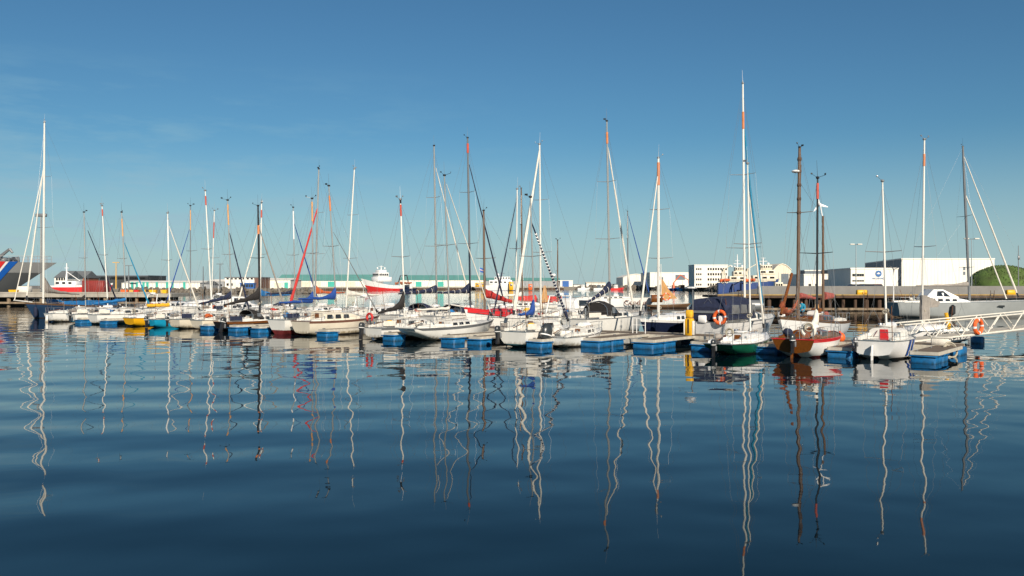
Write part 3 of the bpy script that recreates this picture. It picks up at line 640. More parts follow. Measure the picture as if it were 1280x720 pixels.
MB().ball((7.5, 0, zt + 1.2), .8, 10).build('radome', 'bright_white', ws)
for px, m, w, lab, y0 in ((597, 'yellow', 2.9, 'yellow container at the left of the pair on the far quay', 353.5), (603, 'yellow', 2.3, 'yellow container just right of its twin on the far quay', 352.8), (639, 'yellow', 2.4, 'yellow crane cabin beside the white ship', 352.5), (663, 'orange', 2.2, 'orange container behind the red covered boat', 355)):
    d = 548 if px < 620 else 500
    z1 = zat(y0, d); t = thing('container', lab, 'container', (at(px, d), d, 1.9 if px < 620 else .3)); z0 = t.location.z
    MB().bbox((0, 0, (z1 - z0) / 2), (w, 2.4, z1 - z0), .1).build('box', m, t); MB().bbox((0, -1.25, (z1 - z0) * .65), (w * .5, .1, (z1 - z0) * .3), .03).build('panel', 'mast_grey', t)
fp = thing('flag_pole', 'flag pole flying a blue flag with a red and white cross', 'flag', (at(599.5, 540), 540, 1.9)); zt = zat(334, 540) - 1.9
MB().tube((0, 0, 0), (0, 0, zt), .12, .08).build('pole', 'bright_white', fp)
def flagpiece(rect, m, off, name):
    x0, x1, z0, z1 = rect; pts = [[(x0 + (x1 - x0) * i / 6, off + .35 * math.sin((x0 + (x1 - x0) * i / 6) * 1.6), z - .35 * (x0 + (x1 - x0) * i / 6)) for i in range(7)] for z in (z0, z1)]
    MB().loft(pts, closed=False, cap=(False, False)).build(name, m, fp)
flagpiece((.1, 3.4, zt - 2.7, zt - .1), 'ship_blue', 0, 'flag'); flagpiece((.1, 3.4, zt - 1.7, zt - 1.1), 'bright_white', -.03, 'white_cross'); flagpiece((.1, 3.4, zt - 1.5, zt - 1.3), 'red_paint', -.06, 'red_cross')
# radome tower, small far boats
t = thing('radome_tower', 'white ball radome on a slim mast in front of the small white building', 'radome', (at(692, 560), 560, 1.9)); MB().tube((0, 0, 0), (0, 0, zat(346, 560) - 1.9), .25).build('post', 'steel', t)
MB().ball((0, 0, zat(344, 560) - 1.9), 1.5, 12, .75).build('radome', 'bright_white', t)
def far_boat(label, px, d, L, hull, house, rz=0, h=1.2):
    t = thing('fishing_boat', label, 'fishing boat', (at(px, d), d, 0), rz, 'small boats along the far shore')
    ship_hull(L, L * .32, h, h * 1.5, L * .12, [(0, 1), (.35, 1), (.5, 0), (1, 0)]).build('hull', [hull, 'dark_boot'], t)
    MB().bbox((L * .42, 0, h + 1.0), (L * .28, L * .22, 2.2), .15).build('wheelhouse', house, t); 
    for i in range(3): window_at(t, L * (.34 + .08 * i), -L * .11 - .02, h + 1.4, L * .055, .6)
    mb = MB(); mb.tube((L * .42, 0, h + 2), (L * .42, 0, h + 5), .12, .06); mb.build('mast', 'steel', t)
far_boat('small bright red boat moored off the rocky far shore', 762, 545, 9, 'ship_red', 'bright_white')
far_boat('small white boat left of the red one on the far shore', 722, 560, 8, 'bright_white', 'bright_white')
far_boat('low white boat moored left of a twin, off the far shore', 742, 565, 8, 'bright_white', 'wall_slate')
far_boat('blue boat at the foot of the white cold store', 826, 520, 11, 'ship_blue', 'bright_white')
far_boat('teal hulled boat beside the small crane at the cold store', 846, 515, 8, 'teal_hull', 'wall_orange')
far_boat('small dark boat moored below the harbour hall', 500, 470, 9, 'navy_hull', 'navy_hull')
t = thing('dock_crane', 'small orange knuckle crane in front of the white cold store', 'crane', (at(842, 522), 522, 0)); mb = MB(); mb.tube((0, 0, 0), (0, 0, 4.5), .9, .5); mb.build('crane_base', 'orange', t)
mb = MB(); mb.tube((0, 0, 4.5), (4, 0, 9.2), .28); mb.tube((4, 0, 9.2), (8.6, 0, 6.2), .22); mb.tube((8.6, 0, 6.2), (8.6, 0, 4.2), .1); mb.build('crane_arm', 'orange', t)
def trawler(label, px, d, L, hull, upper, masttop, rz, levels):
    t = thing('trawler', label, 'ship', (at(px, d), d, 0), rz)
    ship_hull(L, L * .26, 4.4, 6.2, L * .1, [(0, 1), (.12, 1), (.6, 0), (1, 0)]).build('hull', [hull, 'red_boot'], t)
    mb = MB(); mb.bbox((L * .35, 0, 5.0), (L * .62, L * .24, .5), .1); mb.build('rail_deck', 'ship_cream', t)
    zt = superstructure(t, L * .58, 5.0, levels, upper)
    mb = MB(); mb.tube((L * .58, 0, zt), (L * .58, 0, zat(masttop, d)), .35, .18); mb.tube((L * .58 - 1.8, 0, zt + 1.6), (L * .58 + 1.8, 0, zt + 1.6), .15); mb.tube((L * .58 - 1, 0, zt + 3), (L * .58 + 1, 0, zt + 3), .1)
    mb.build('mast', 'bright_white', t)
    for dx, r in ((-2.6, .5), (-1.2, .4), (2.2, .6)): MB().ball((L * .58 + dx, 0, zt + r * .8), r, 8).build('radome', 'bright_white', t)
    mb = MB(); 
    for sy in (-2, 2): mb.tube((L * .12, sy, 4), (L * .16, sy * .7, 10.5), .25); mb.tube((L * .24, sy, 4), (L * .18, sy * .7, 10.5), .22)
    mb.tube((L * .16, -1.4, 10.4), (L * .16, 1.4, 10.4), .22); mb.tube((L * .17, 0, 10.4), (L * .40, 0, 12.5), .18); mb.build('gallows', 'ship_cream', t)
    mb = MB()
    for i in range(14): mb.ball((random.uniform(.05, .3) * L, random.uniform(-3, -1.5), 5.2 + random.random() * .5), random.uniform(.4, .8), 6)
    mb.build('net_heap', 'canvas_orange', t)
trawler('blue hulled trawler with tiered cream bridge and white radomes, nearer the office block', 897, 405, 15.5, 'ship_navy', 'ship_cream', 318, 0, [(0, 8, 3.8, 2.4, 2), (.9, 6, 3.6, 2.2, 3), (.8, 4, 3.0, 1.8, 4)])
trawler('cream and blue trawler with the tallest bridge and dark radar gear', 926, 390, 17, 'ship_navy', 'ship_cream', 322, 0, [(0, 10, 4.2, 2.6, 3), (1.2, 7, 4, 2.4, 2), (1.0, 5, 3.4, 2.2, 5)])
far_boat('dark red fishing boat with cluttered deck beyond the grey fenders', 958, 250, 8, 'wall_brown', 'ship_cream', 0, 2.2)
t = thing('fender_barge', 'long grey rubber fender tube floating at the end of the steel quay', 'fender', (at(897, 112), 112, 0)); 
MB().loft([[(x, r * math.cos(a), 1.05 + r * math.sin(a)) for a in [2 * math.pi * k / 14 for k in range(14)]] for x, r in ((-.2, .3), (0, .75), (5.6, .75), (5.8, .3))]).build('tube', 'mast_grey', t)
MB().box((2.8, 0, .15), (5.4, 1.0, .9)).build('base', 'pier_dark', t, False)

# ------------------------------------------------------------------ sailing boats
def hull_fn(L, B, fb0, fb1, tr=.72, over_b=.09, over_s=.03, sag=.06, bluff=2.2, tuck=.12, zl=-.35):
    def hb(u): return B / 2 * (tr + (1 - tr) * math.sin(math.pi / 2 * min(1, u / .45))) if u < .45 else B / 2 * max(.006, 1 - ((u - .45) / .55) ** bluff)
    def sh(u): return fb0 + (fb1 - fb0) * u ** 1.5 - sag * math.sin(math.pi * u)
    def pt(u, z):
        s_ = sh(u); f = max(0, min(1, z / s_)); xw = over_s * L + u * (L - over_b * L - over_s * L); xd = u * L
        x = xw + (xd - xw) * f if z >= 0 else xw + (.5 * L - xw) * .06
        wl_ = .84 - .32 * max(0, u - .45) / .55 - tuck * max(0, .4 - u) / .4
        y = hb(u) * (wl_ + (1 - wl_) * (f ** (.75 if tuck < .2 else .55))) if z >= 0 else hb(u) * wl_ * .7
        return x, y, z
    return hb, sh, pt
def tri(v, r): return random.uniform(v - r, v + r)
BOATS = []
def sailboat(label, L=8, B=None, fb=(.85, 1.15), hull='white_gelcoat', boot='dark_boot', stripe=None, transom=None, bow_in=False, s=None, t0=None, xy=None, head=None,
             cabin=(.36, .68, .45), cabm='deck_white', win=3, mast=None, jib=None, boom=None, hood=None, motor=None, rudder=False, lift=.5, tr=.72, over=(.09, .03), deckm='deck_white',
             coam='deck_white', rails=True, door='varnish', name='sailing_boat', cat='sailboat', bootz=.09, sag=.06, wheel=False, bluff=2.2, tuck=.16, stanch=True, group='sailing boats at the pontoon'):
    B = B or .2 * L + 1.0
    h = Vector(head).normalized() if head else (-P_ if bow_in else P_.copy())
    S = Vector(xy) if xy else st(s, t0)
    if bow_in: S = S - h * L                                  # given point is the bow
    ang = math.atan2(h.y, h.x)
    r = thing(name, label, cat, (S.x, S.y, 0), ang, group)
    hb, sh, pt = hull_fn(L, B, fb[0], fb[1], tr, over[0], over[1], sag, bluff, tuck)
    n = 16; P = []; Fs = []; mi = []
    def levels(u):
        q = sh(u); a = bootz; b_ = q - (.14 if stripe else .05)
        return [-.35, 0, a] + [a + (b_ - a) * k / 4 for k in (1, 2, 3, 4)] + [q]
    mats_lv = [1, 1, 0, 0, 0, 0, 2]
    lifted = []
    for i in range(n + 1):
        u = i / n; zb = -.35 + lift * max(0, 1 - u / .26) ** 1.2; lv0 = levels(u); lq = max(0, min(1, (zb + .35) / .35)) * max(0, min(1, lift * 2.4 - 1)); lv = [max(z, zb + (.012 + .085 * lq) * q_) for q_, z in enumerate(lv0)]; row = [pt(u, z) for z in lv]
        lf = max(0, min(1, (zb + .35) / .35)); kk = [1 - .76 * lf, 1 - .40 * lf, 1 - .15 * lf, 1 - .04 * lf]; lifted.append(zb > -.02)
        for q_ in range(4): row[q_] = (row[q_][0], row[q_][1] * kk[q_], row[q_][2])
        P += [(x, -y, z) for x, y, z in row[::-1]] + [(x, y, z) for x, y, z in row]
    m = 16
    for i in range(n):
        for j in range(m - 1):
            a = i * m + j; Fs.append((a, a + 1, a + 1 + m, a + m))
            jj = 6 - j if j < 7 else (0 if j == 7 else j - 8); mi.append(0 if lifted[i] and mats_lv[jj] == 1 and j != 7 and bootz < .15 else (mats_lv[jj] if j != 7 else 1))
    # transom in strips so that boot colour shows
    for j in range(7):
        Fs.append((7 - j, 8 + j, 9 + j, 6 - j)); mi.append(3 if mats_lv[j] != 1 or (lifted[0] and bootz < .15) else 1)
    mb = MB(); mb.v, mb.f, mb.mi = P, Fs, mi
    mb.build('hull', [hull, boot, stripe or hull, transom or hull], r, ang=35)
    # deck with a little camber and toe rail
    mb = MB(); rows = []
    for i in range(n + 1):
        u = i / n; x, y, z = pt(u, sh(u)); rows.append([(x, -y * .97, z - .02), (x, -y * .5, z + .03), (x, 0, z + .05), (x, y * .5, z + .03), (x, y * .97, z - .02)])
    mb.loft(rows, closed=False, cap=(False, False)); mb.build('deck', deckm, r)
    mb = MB()
    for sg in (-1, 1):
        pl = [(pt(i / n, sh(i / n))[0], sg * pt(i / n, sh(i / n))[1], sh(i / n) + .02) for i in range(n + 1)]; mb.path(pl, .03, 4)
    mb.path([(pt(0, sh(0))[0], -pt(0, sh(0))[1], sh(0) + .02), (pt(0, sh(0))[0], pt(0, sh(0))[1], sh(0) + .02)], .03, 4)
    mb.build('toe_rail', 'steel' if stripe is None else stripe, r)
    dz = lambda x: sh(max(0, min(1, x / L))) + .03
    # cabin trunk
    if cabin:
        x0, x1, ch = cabin[0] * L, cabin[1] * L, cabin[2]
        def cw(x): return min(hb(x / L) * .66, B * .5 * .62)
        secs = []
        for f, k in ((0, 1.0), (.4, .97), (.74, .86), (.93, .5), (1, .12)):
            x = x0 + (x1 - x0) * f; w = cw(x); z = dz(x) - .05; hh = ch * k
            secs.append([(x, -w, z), (x, -w * .93, z + hh * .8 + .05), (x, -w * .72, z + hh + .05), (x, 0, z + hh + .12), (x, w * .72, z + hh + .05), (x, w * .93, z + hh * .8 + .05), (x, w, z)])
        cb = MB().loft(secs).build('cabin', cabm, r, ang=30)
        def side(f, g, sg, off=.015):
            x = x0 + (x1 - x0) * f; w = cw(x); kk = [(0, 1.0), (.4, .97), (.74, .86), (.93, .5)]
            k = kk[-1][1]
            for (fa, ka), (fb_, kb) in zip(kk, kk[1:]):
                if fa <= f <= fb_: k = ka + (kb - ka) * (f - fa) / (fb_ - fa); break
            hh = ch * k; z = dz(x) - .05; return (x, sg * (w * (1 - .07 * g) + off), z + (hh * .8 + .05) * g)
        for sg in (-1, 1):
            for i in range(win):
                fa = .08 + .66 * i / max(1, win); fb2 = fa + .66 / win * .72
                q = [side(fa, .34, sg), side(fb2, .34, sg), side(fb2 - .015, .93, sg), side(fa + .01, .93, sg)]
                q2 = [(x, y - sg * .05, z) for x, y, z in q]
                MB().loft([q, q2]).build('window', 'glass_dark', cb, False)
        if door:
            w = cw(x0) * .3; z = dz(x0); MB().loft([[(x0 - .02, -w, z), (x0 - .02, w, z), (x0 - .02, w * .85, z + ch * .92), (x0 - .02, -w * .85, z + ch * .92)], [(x0 + .05, -w, z), (x0 + .05, w, z), (x0 + .05, w * .85, z + ch * .92), (x0 + .05, -w * .85, z + ch * .92)]]).build('companionway', door, cb, False)
            MB().bbox((x0 + (x1 - x0) * .2, 0, dz(x0) + ch + .12), ((x1 - x0) * .3, w * 2.4, .07), .02).build('sliding_hatch', coam, cb)
        # fore hatch and cockpit
        MB().bbox((x1 - (x1 - x0) * .2, 0, dz(x1) + ch * .78), (.45, .45, .06), .02).build('fore_hatch', 'clear_vinyl', cb)
        mb = MB()
        for sg in (-1, 1):
            ya, yb = sg * hb(.06) * .72, sg * cw(x0) * .98; za, zb = dz(0), dz(x0)
            mb.loft([[(x, y - .07, z), (x, y + .07, z), (x, y + .05, z + hgt), (x, y - .05, z + hgt)] for x, y, z, hgt in ((.05 * L, ya, za - .02, .16), (.18 * L, (ya + yb) / 2, (za + zb) / 2 - .02, .26), (x0, yb, zb - .02, ch * .6))])
        mb.build('cockpit_coaming', coam, r)
        MB().bbox(((.05 * L + x0) / 2, 0, dz(.1 * L) + .02), (x0 - .09 * L, hb(.1) * 1.1, .03), .01).build('cockpit_sole', 'teak' if hull in ('navy_hull', 'varnish', 'blue_hull') else 'clear_vinyl', r)
        mb = MB()
        for sg in (-1, 1):
            for xx in (.2, .3): mb.tube((xx * L, sg * hb(.2) * .66, dz(.2 * L) + .18), (xx * L, sg * hb(.2) * .66, dz(.2 * L) + .36), .07, .05, 8)
        mb.build('winches', 'steel', r)
        if wheel: MB().torus((.13 * L, 0, dz(0) + .65), .42, .02, (1, 0, 0)).tube((.15 * L, 0, dz(0)), (.15 * L, 0, dz(0) + .75), .08).build('steering_wheel', 'steel', r)
        else: MB().tube((.02 * L, 0, dz(0) + .2), (.2 * L, .12, dz(0) + .42), .025).build('tiller', 'varnish', r)
    # rudder on the transom
    if rudder: MB().loft([[(-.02, -.025, -.3), (-.32, -.02, -.3), (-.32, .02, -.3), (-.02, .025, -.3)], [(.0, -.025, fb[0] * .8), (-.2, -.02, fb[0] * .8), (-.2, .02, fb[0] * .8), (.0, .025, fb[0] * .8)]]).build('rudder', transom or hull, r)
    # rails
    if rails:
        mb = MB(); H = .58 if L > 6 else .45
        zb = sh(1.0); xb = L
        for sg in (-1, 1):
            a = pt(.99, sh(.99)); p1 = (L * .985, sg * .12, zb + H); p2 = (L * .86, sg * hb(.86) * .95, sh(.86) + H)
            mb.path([p1, p2], .016); mb.tube(p1, (L * .97, sg * .1, zb), .014); mb.tube(p2, (p2[0], p2[1], sh(.86)), .014); mb.path([(p1[0], p1[1], zb + H * .5), (p2[0], p2[1], sh(.86) + H * .5)], .01)
        mb.tube((L * .985, -.12, zb + H), (L * .985, .12, zb + H), .016); mb.build('pulpit', 'steel', r)
        mb = MB(); y = hb(.02) * .92
        for sg in (-1, 1):
            mb.path([(.02 * L, sg * y, sh(0)), (.02 * L, sg * y, sh(0) + H), (.14 * L, sg * hb(.14) * .94, sh(.14) + H), (.14 * L, sg * hb(.14) * .94, sh(.14))], .016)
            mb.tube((.02 * L, sg * y, sh(0) + H), (.02 * L, sg * y * .3, sh(0) + H), .016); mb.tube((.02 * L, sg * y * .3, sh(0) + H), (.02 * L, sg * y * .3, sh(0)), .014)
            mb.tube((.02 * L, sg * y, sh(0) + H * .5), (.14 * L, sg * hb(.14) * .94, sh(.14) + H * .5), .01)
        mb.tube((.02 * L, -y * .3, sh(0) + H * .5), (.02 * L, y * .3, sh(0) + H * .5), .01)
        mb.build('pushpit', 'steel', r)
        if stanch:
            mb = MB(); us = [.14, .28, .42, .56, .71, .86]
            for sg in (-1, 1):
                for u in us[1:-1]: mb.tube((u * L, sg * hb(u) * .95, sh(u)), (u * L, sg * hb(u) * .95, sh(u) + H), .012, .012, 4)
                for z in (H, H * .5): mb.path([(u * L, sg * hb(u) * .95, sh(u) + z) for u in us], .006, 4)
            mb.build('lifelines', 'steel', r)
    # spars and rigging
    R_inv = Matrix.Rotation(-ang, 3, 'Z')
    info = dict(root=r, L=L, pt=pt, cabin=cabin, B=B, hb=hb, sh=sh, dz=dz, S=S, h=h, ang=ang)
    if mast:
        k = (mast['px'] - 640) / F; tt = (k * S.y - S.x) / (h.x - k * h.y); xm = tt
        xm = max(.22 * L, min(.82 * L, xm))
        bw = S + h * xm; zb = dz(xm) + (cabin[2] * .9 if cabin and cabin[0] * L < xm < cabin[1] * L * .93 else 0)
        tw = Vector((at(mast['top'][0], bw.y), bw.y, zat(mast['top'][1], bw.y)))
        dl = R_inv @ Vector((tw.x - bw.x, tw.y - bw.y, 0)); base = Vector((xm, 0, zb)); top = Vector((xm + dl.x, dl.y, tw.z)); H = top.z - zb
        mr = .86 * mast.get('r', .065 if H < 11 else .085); mm = mast.get('m', 'mast_alu'); P2 = lambda f: base.lerp(top, f)
        ms = MB().tube(base, P2(.75), mr, mr, 8).tube(P2(.75), top, mr, mr * .72, 8).build('mast', mm, r)
        if mast.get('band'):
            for bm_, f0, f1 in mast['band']: MB().tube(P2(f0), P2(f1), mr + .012, mr + .012, 8).build('mast_band', bm_, ms)
        sps = mast.get('spr', (.52,) if H < 11.5 else (.38, .68)); tips = []
        for f in sps:
            p = P2(f); w = (B * .36) * (1.0 if f < .6 else .75); mb = MB()
            for sg in (-1, 1): q = p + Vector((-.18, sg * w, .05)); mb.tube(p, q, .03, .018, 5); tips.append((sg, f, q))
            mb.build('spreaders', mm if mm != 'mast_white' else 'mast_alu', ms)
        mb = MB()
        for sg in (-1, 1):
            cp = Vector((xm - .25, sg * hb(xm / L) * .93, sh(xm / L))); pts = [cp] + [q for s2, f, q in tips if s2 == sg] + [P2(.96)]
            mb.path(pts, .0065, 4); mb.tube(cp + Vector((.4, 0, 0)), P2(sps[0] - .02), .005, n=4)
        mb.tube((L * .99, 0, sh(1)), P2(mast.get('fs', .97)), .006, n=4)
        bk = P2(.995); 
        mb.tube((.02 * L, 0, sh(0) + 1.6), bk, .006, n=4)
        for sg in (-1, 1): mb.tube((.02 * L, 0, sh(0) + 1.6), (.02 * L, sg * hb(0) * .8, sh(0)), .007, n=4)
        mb.tube(P2(.02) + Vector((.12, .1, 0)), P2(.97) + Vector((.1, .06, 0)), .007, n=4)
        mb.build('rigging', 'wire', r)
        mb = MB()
        if mast.get('ant', True): mb.tube(top, top + Vector((0, .05, mast.get('antl', .95))), .012, .006, 4)
        va, vb, vq = random.uniform(.2, .5), random.uniform(.15, .4), random.random(); vd = Vector((math.cos(vq * 6.28), math.sin(vq * 6.28), 0))
        mb.bbox(top, (.2, .14, .12), .02)
        if vq < .8: mb.tube(top, top + vd * va + Vector((0, 0, .12)), .014, n=4); mb.box(top + vd * va + Vector((0, 0, .17)), (.2, .015, .11), vq * 9)
        if vq > .25: mb.tube(top, top - vd * vb + Vector((0, 0, .22)), .01, n=4); mb.ball(top - vd * vb + Vector((0, 0, .24)), .055, 6)
        mb.build('masthead_gear', 'mast_black' if mm != 'mast_white' else 'wire', ms)
        info.update(base=base, top=top, P2=P2, xm=xm, mast=ms, mr=mr)
        if jib:
            f1 = jib.get('f', .93); a = P2(f1); b_ = Vector((L * jib.get('x', .975), 0, sh(1) + .3))
            if 'px' in jib:
                kk = (jib['px'] - 640) / F; xx = (kk * S.y - S.x) / (h.x - kk * h.y); b_.x = xx if .75 * L < xx < 1.3 * L else b_.x
            rr = jib.get('r', .075); e0, e1 = jib.get('e', (.02, .96)); mb = MB(); pp = lambda f: b_.lerp(a, f); segs = 14; rings = []
            d = (a - b_).normalized(); u = d.orthogonal().normalized(); w = d.cross(u)
            for i in range(segs + 1):
                f = i / segs; q = pp(e0 + (e1 - e0) * f); wob = 1 + .12 * math.sin(i * 2.1)
                rad = rr * wob * ((1.2 - .75 * f) if 0 < i < segs else .4); rings.append([q + (u * math.cos(2 * math.pi * k_ / 7) + w * math.sin(2 * math.pi * k_ / 7)) * rad for k_ in range(7)])
            mb.loft(rings); jo = mb.build('furled_jib', jib['m'], r)
            MB().tube(b_, pp(.03), .09, .09, 8).build('furling_drum', 'mast_black', jo)
            if jib.get('spiral'):
                mb = MB()
                for i in range(26):
                    f = .1 + .8 * i / 26
                    mb.tube(pp(f) + u * rr * .4, pp(f + .016) - u * rr * .4, rr * .95, rr * .95, 6)
                mb.build('white_binding', jib['spiral'], jo)
        if boom:
            bl = boom.get('len', min(.42 * L, xm * .95)); bz = boom.get('z', zb + .85) ; drop = boom.get('drop', .0); g = base + Vector((-.1, 0, bz - zb)); lean = P2(min(.9, (bz - zb) / H)); g = Vector((lean.x - .1, lean.y, bz)); e = g + Vector((-bl, boom.get('swing', 0), -drop))
            bo = MB().tube(g, e, .06, .05, 8).build('boom', mm, r)
            MB().tube((e.x + .3, e.y, e.z), (max(.12 * L, e.x + .3), 0, dz(.1 * L)), .012, n=4).build('mainsheet', 'rope', bo)
            if boom.get('m'):
                pk, w0, h0, h1 = boom.get('peak', .25), boom.get('w', .15), boom.get('h', .34), boom.get('h1', .14); rings = []; N = 14
                for i in range(N + 1):
                    f = i / N; p = g.lerp(e, f * .98); hh = h1 + (h0 - h1) * (1 - f) ** 1.2 + pk * max(0, 1 - f / .3) ** 1.6; ww = w0 * (.45 + .55 * (1 - f)) * (1 + .12 * math.sin(i * 2.3)); hh *= 1 + .07 * math.sin(i * 1.7 + L)
                    sg_ = -.06 * math.sin(i * 1.3)
                    rings.append([p + Vector((0, ww * math.sin(a) * (1 if math.cos(a) > -.5 else .8), .02 + sg_ * .3 + (hh * (math.cos(a) + 1) / 2 if True else 0) - .1)) for a in [2 * math.pi * k_ / 10 for k_ in range(10)]])
                co = MB().loft(rings).build('sail_cover', boom['m'], bo, ang=60)
                if boom.get('lash'):
                    for f in (.15, .32, .5, .68, .85):
                        p = g.lerp(e, f); hh = h1 + (h0 - h1) * (1 - f) ** 1.2; MB().torus(p + Vector((0, 0, hh / 2 - .08)), hh * .55 + .02, .02, (1, 0, 0), 10, 4).build('lashing', boom['lash'], co)
            mb = MB(); mb.tube(P2(.55), (e.x + .1, e.y, e.z + .05), .006, n=4); mb.build('topping_lift', 'wire', bo)
    if hood:
        x0 = cabin[0] * L; hm = hood if isinstance(hood, str) else hood[0]; hl, hh = (1.15, .62) if isinstance(hood, str) else hood[1:3]; w = min(hb(.35) * .72, 1.25); z = dz(x0) + cabin[2] * .75; rings = []
        for f, k in ((0, .92), (.35, 1.0), (.7, .82), (1, .12)):
            x = x0 - hl * .45 + hl * f; rings.append([(x, w * math.cos(a), z - .15 + (hh + .15) * k * max(0, math.sin(a)) ** .6) for a in [math.pi * k_ / 8 for k_ in range(9)]])
        ho = MB().loft(rings, cap=(not isinstance(hood, str), True)).build('spray_hood', hm, r, ang=50)
        mb = MB(); x = x0 - hl * .45 - .01; mb.path([(x, w * math.cos(a), z - .15 + (hh + .15) * .92 * max(0, math.sin(a)) ** .6) for a in [math.pi * k_ / 8 for k_ in range(9)]], .02, 5); mb.build('hood_frame', 'steel', ho)
        for sg in (-1, 1):
            q = [(x0 - hl * .1, sg * (w + .012), z + .0), (x0 + hl * .28, sg * (w + .0), z + .0), (x0 + hl * .2, sg * (w * .93), z + hh * .45), (x0 - hl * .1, sg * (w * .95 + .02), z + hh * .5)]
            MB().loft([q, [(a, b_ + sg * .02, c) for a, b_, c in q]]).build('clear_window', 'clear_vinyl', ho, False)
    if motor: outboard(r, motor.get('y', .4 * hb(0)), sh(0) - .1, motor.get('m', 'motor_dark'), motor.get('k', 1.0), motor.get('tilt', 0))
    BOATS.append(info); return info
def outboard(parent, y, z, m, k=1.0, tilt=0.0):
    def T(x, dy, dz): 
        a = -tilt; return (-.22 + (x * math.cos(a) - dz * math.sin(a)) * k, y + dy * k, z + (x * math.sin(a) + dz * math.cos(a)) * k)
    rings = []
    for zz, lx, w in ((-.02, .40, .13), (.08, .5, .17), (.28, .52, .18), (.42, .44, .16), (.5, .25, .1)):
        rings.append([T(-.1 + lx / 2 * math.cos(a), w * math.sin(a), zz) for a in [2 * math.pi * i / 12 for i in range(12)]])
    o = MB().loft(rings).build('outboard_motor', m, parent)
    rings = [[T(-.1 + x, yy, zz) for x, yy in ((lx, w), (-lx, w), (-lx, -w), (lx, -w))] for zz, lx, w in ((.0, .13, .10), (-.45, .11, .07), (-.72, .16, .05))]
    MB().loft(rings).build('motor_leg', 'mast_black', o, False)
    MB().bbox(T(.12, 0, -.15), (.12 * k, .3 * k, .35 * k), .02).build('motor_bracket', 'mast_grey', o)
    rings = [[T(-.11 + lx * math.cos(a), w * math.sin(a), zz) for a in [2 * math.pi * i / 12 for i in range(12)]] for zz, lx, w in ((.10, .27, .188), (.14, .275, .19))]
    MB().loft(rings).build('cowl_stripe', 'bright_white', o)

def near(px, t0=0.3, **k): return dict(s=s_of(px, t0), t0=t0, **k)
def far_in(s, **k): return dict(s=s, t0=12.6, **k)             # stern towards the walkway
def far_bow(s, **k): return dict(s=s, t0=12.8, bow_in=True, **k)   # bow towards the walkway
OR, RD, TN = 'band_orange', 'band_red', 'band_tan'
# ---- near side of the walkway, left to right, sterns towards us
sailboat('leftmost white sailing boat of the near row, bare white transom, navy furled headsail', L=7.6, fb=(.85, 1.1), boot='dark_boot', rudder=True, **near(60),
         mast=dict(px=107, top=(105, 265), m='mast_alu'), jib=dict(m='canvas_navy', f=.9, e=(.03, .9)), boom=dict(m='canvas_black', len=2.4))
sailboat('white boat with turquoise waterline and slim red topped mast, second from the left', L=7.2, boot='teal_boot', bootz=.22, cabm='bright_white', **near(88),
         mast=dict(px=135, top=(127.5, 257), m='mast_white', band=[(RD, .9, .965)]), motor=dict(y=-.5, k=.7))
sailboat('white boat with blue sail cover and blue furled headsail, left of the yellow hull', L=7.4, fb=(.9, 1.15), boot='teal_boot', bootz=.14, win=2, **near(115),
         mast=dict(px=158, top=(152, 265), band=[(TN, .75, .93)]), jib=dict(m='canvas_teal', f=.72, e=(.02, .95), px=188), boom=dict(m='canvas_sky', len=3.2, drop=.35, h=.34, peak=0, h1=.26, w=.2))
sailboat('bright yellow hulled sailing boat with yellow sail cover', L=7.4, fb=(.75, 1.0), hull='yellow_hull', transom='yellow_hull', boot='dark_boot', coam='bright_white', **near(160),
         mast=dict(px=212, top=(209.5, 266), m='mast_white', band=[('bright_white', .62, .93)]), jib=dict(m='canvas_white', f=.9, e=(.02, .96)), boom=dict(m='canvas_yellow', len=2.2, h=.36, peak=0, h1=.3, w=.22, z=1.75))
sailboat('small bright blue hulled boat with no mast, between yellow and cream hulls', L=5.6, fb=(.7, .9), hull='teal_hull', boot='teal_boot', cabin=(.45, .75, .35), **near(187), motor=dict(y=0, k=.8), name='day_boat', cat='boat')
sailboat('cream sailing boat with orange fender spots, mast leaning left with a red top', L=7.0, fb=(.8, 1.05), hull='cream_gelcoat', **near(217),
         mast=dict(px=265, top=(256.5, 238), m='mast_white', band=[(RD, .88, .955)]), motor=dict(y=.5, k=.7))
sailboat('cream sailing boat with a navy sail cover, left of the black hull', L=6.9, fb=(.8, 1.05), hull='cream_gelcoat', **near(245),
         mast=dict(px=290, top=(284.5, 250), band=[(TN, .78, .96)]), jib=dict(m='canvas_navy', f=.74, e=(.03, .96), px=312), boom=dict(m='canvas_navy', len=3.1, drop=.45, h=.42, z=2.6))
sailboat('black hulled sailing boat with brown stripe, black mast and black spray hood', L=8.3, fb=(.75, 1.0), hull='black_hull', stripe='varnish', boot='black_hull', **near(275),
         mast=dict(px=325, top=(322.5, 257), m='mast_black', r=.1, band=[(OR, .74, .82)]), jib=dict(m='canvas_grey', f=.82, e=(.02, .97), px=358), boom=dict(m='canvas_black', len=3.4, drop=.5, h=.55, peak=.5, z=2.6), hood='canvas_black', motor=dict(y=-.8, k=1.0, tilt=.3))
sailboat('white sailing boat with dark red waterline and royal blue sail cover', L=7.9, fb=(1.1, 1.3), lift=.3, boot='red_boot', bootz=.32, tr=.8, **near(345),
         mast=dict(px=392, top=(390, 248), band=[(TN, .80, .97)]), boom=dict(m='canvas_blue', len=3.3, h=.34, peak=.55))
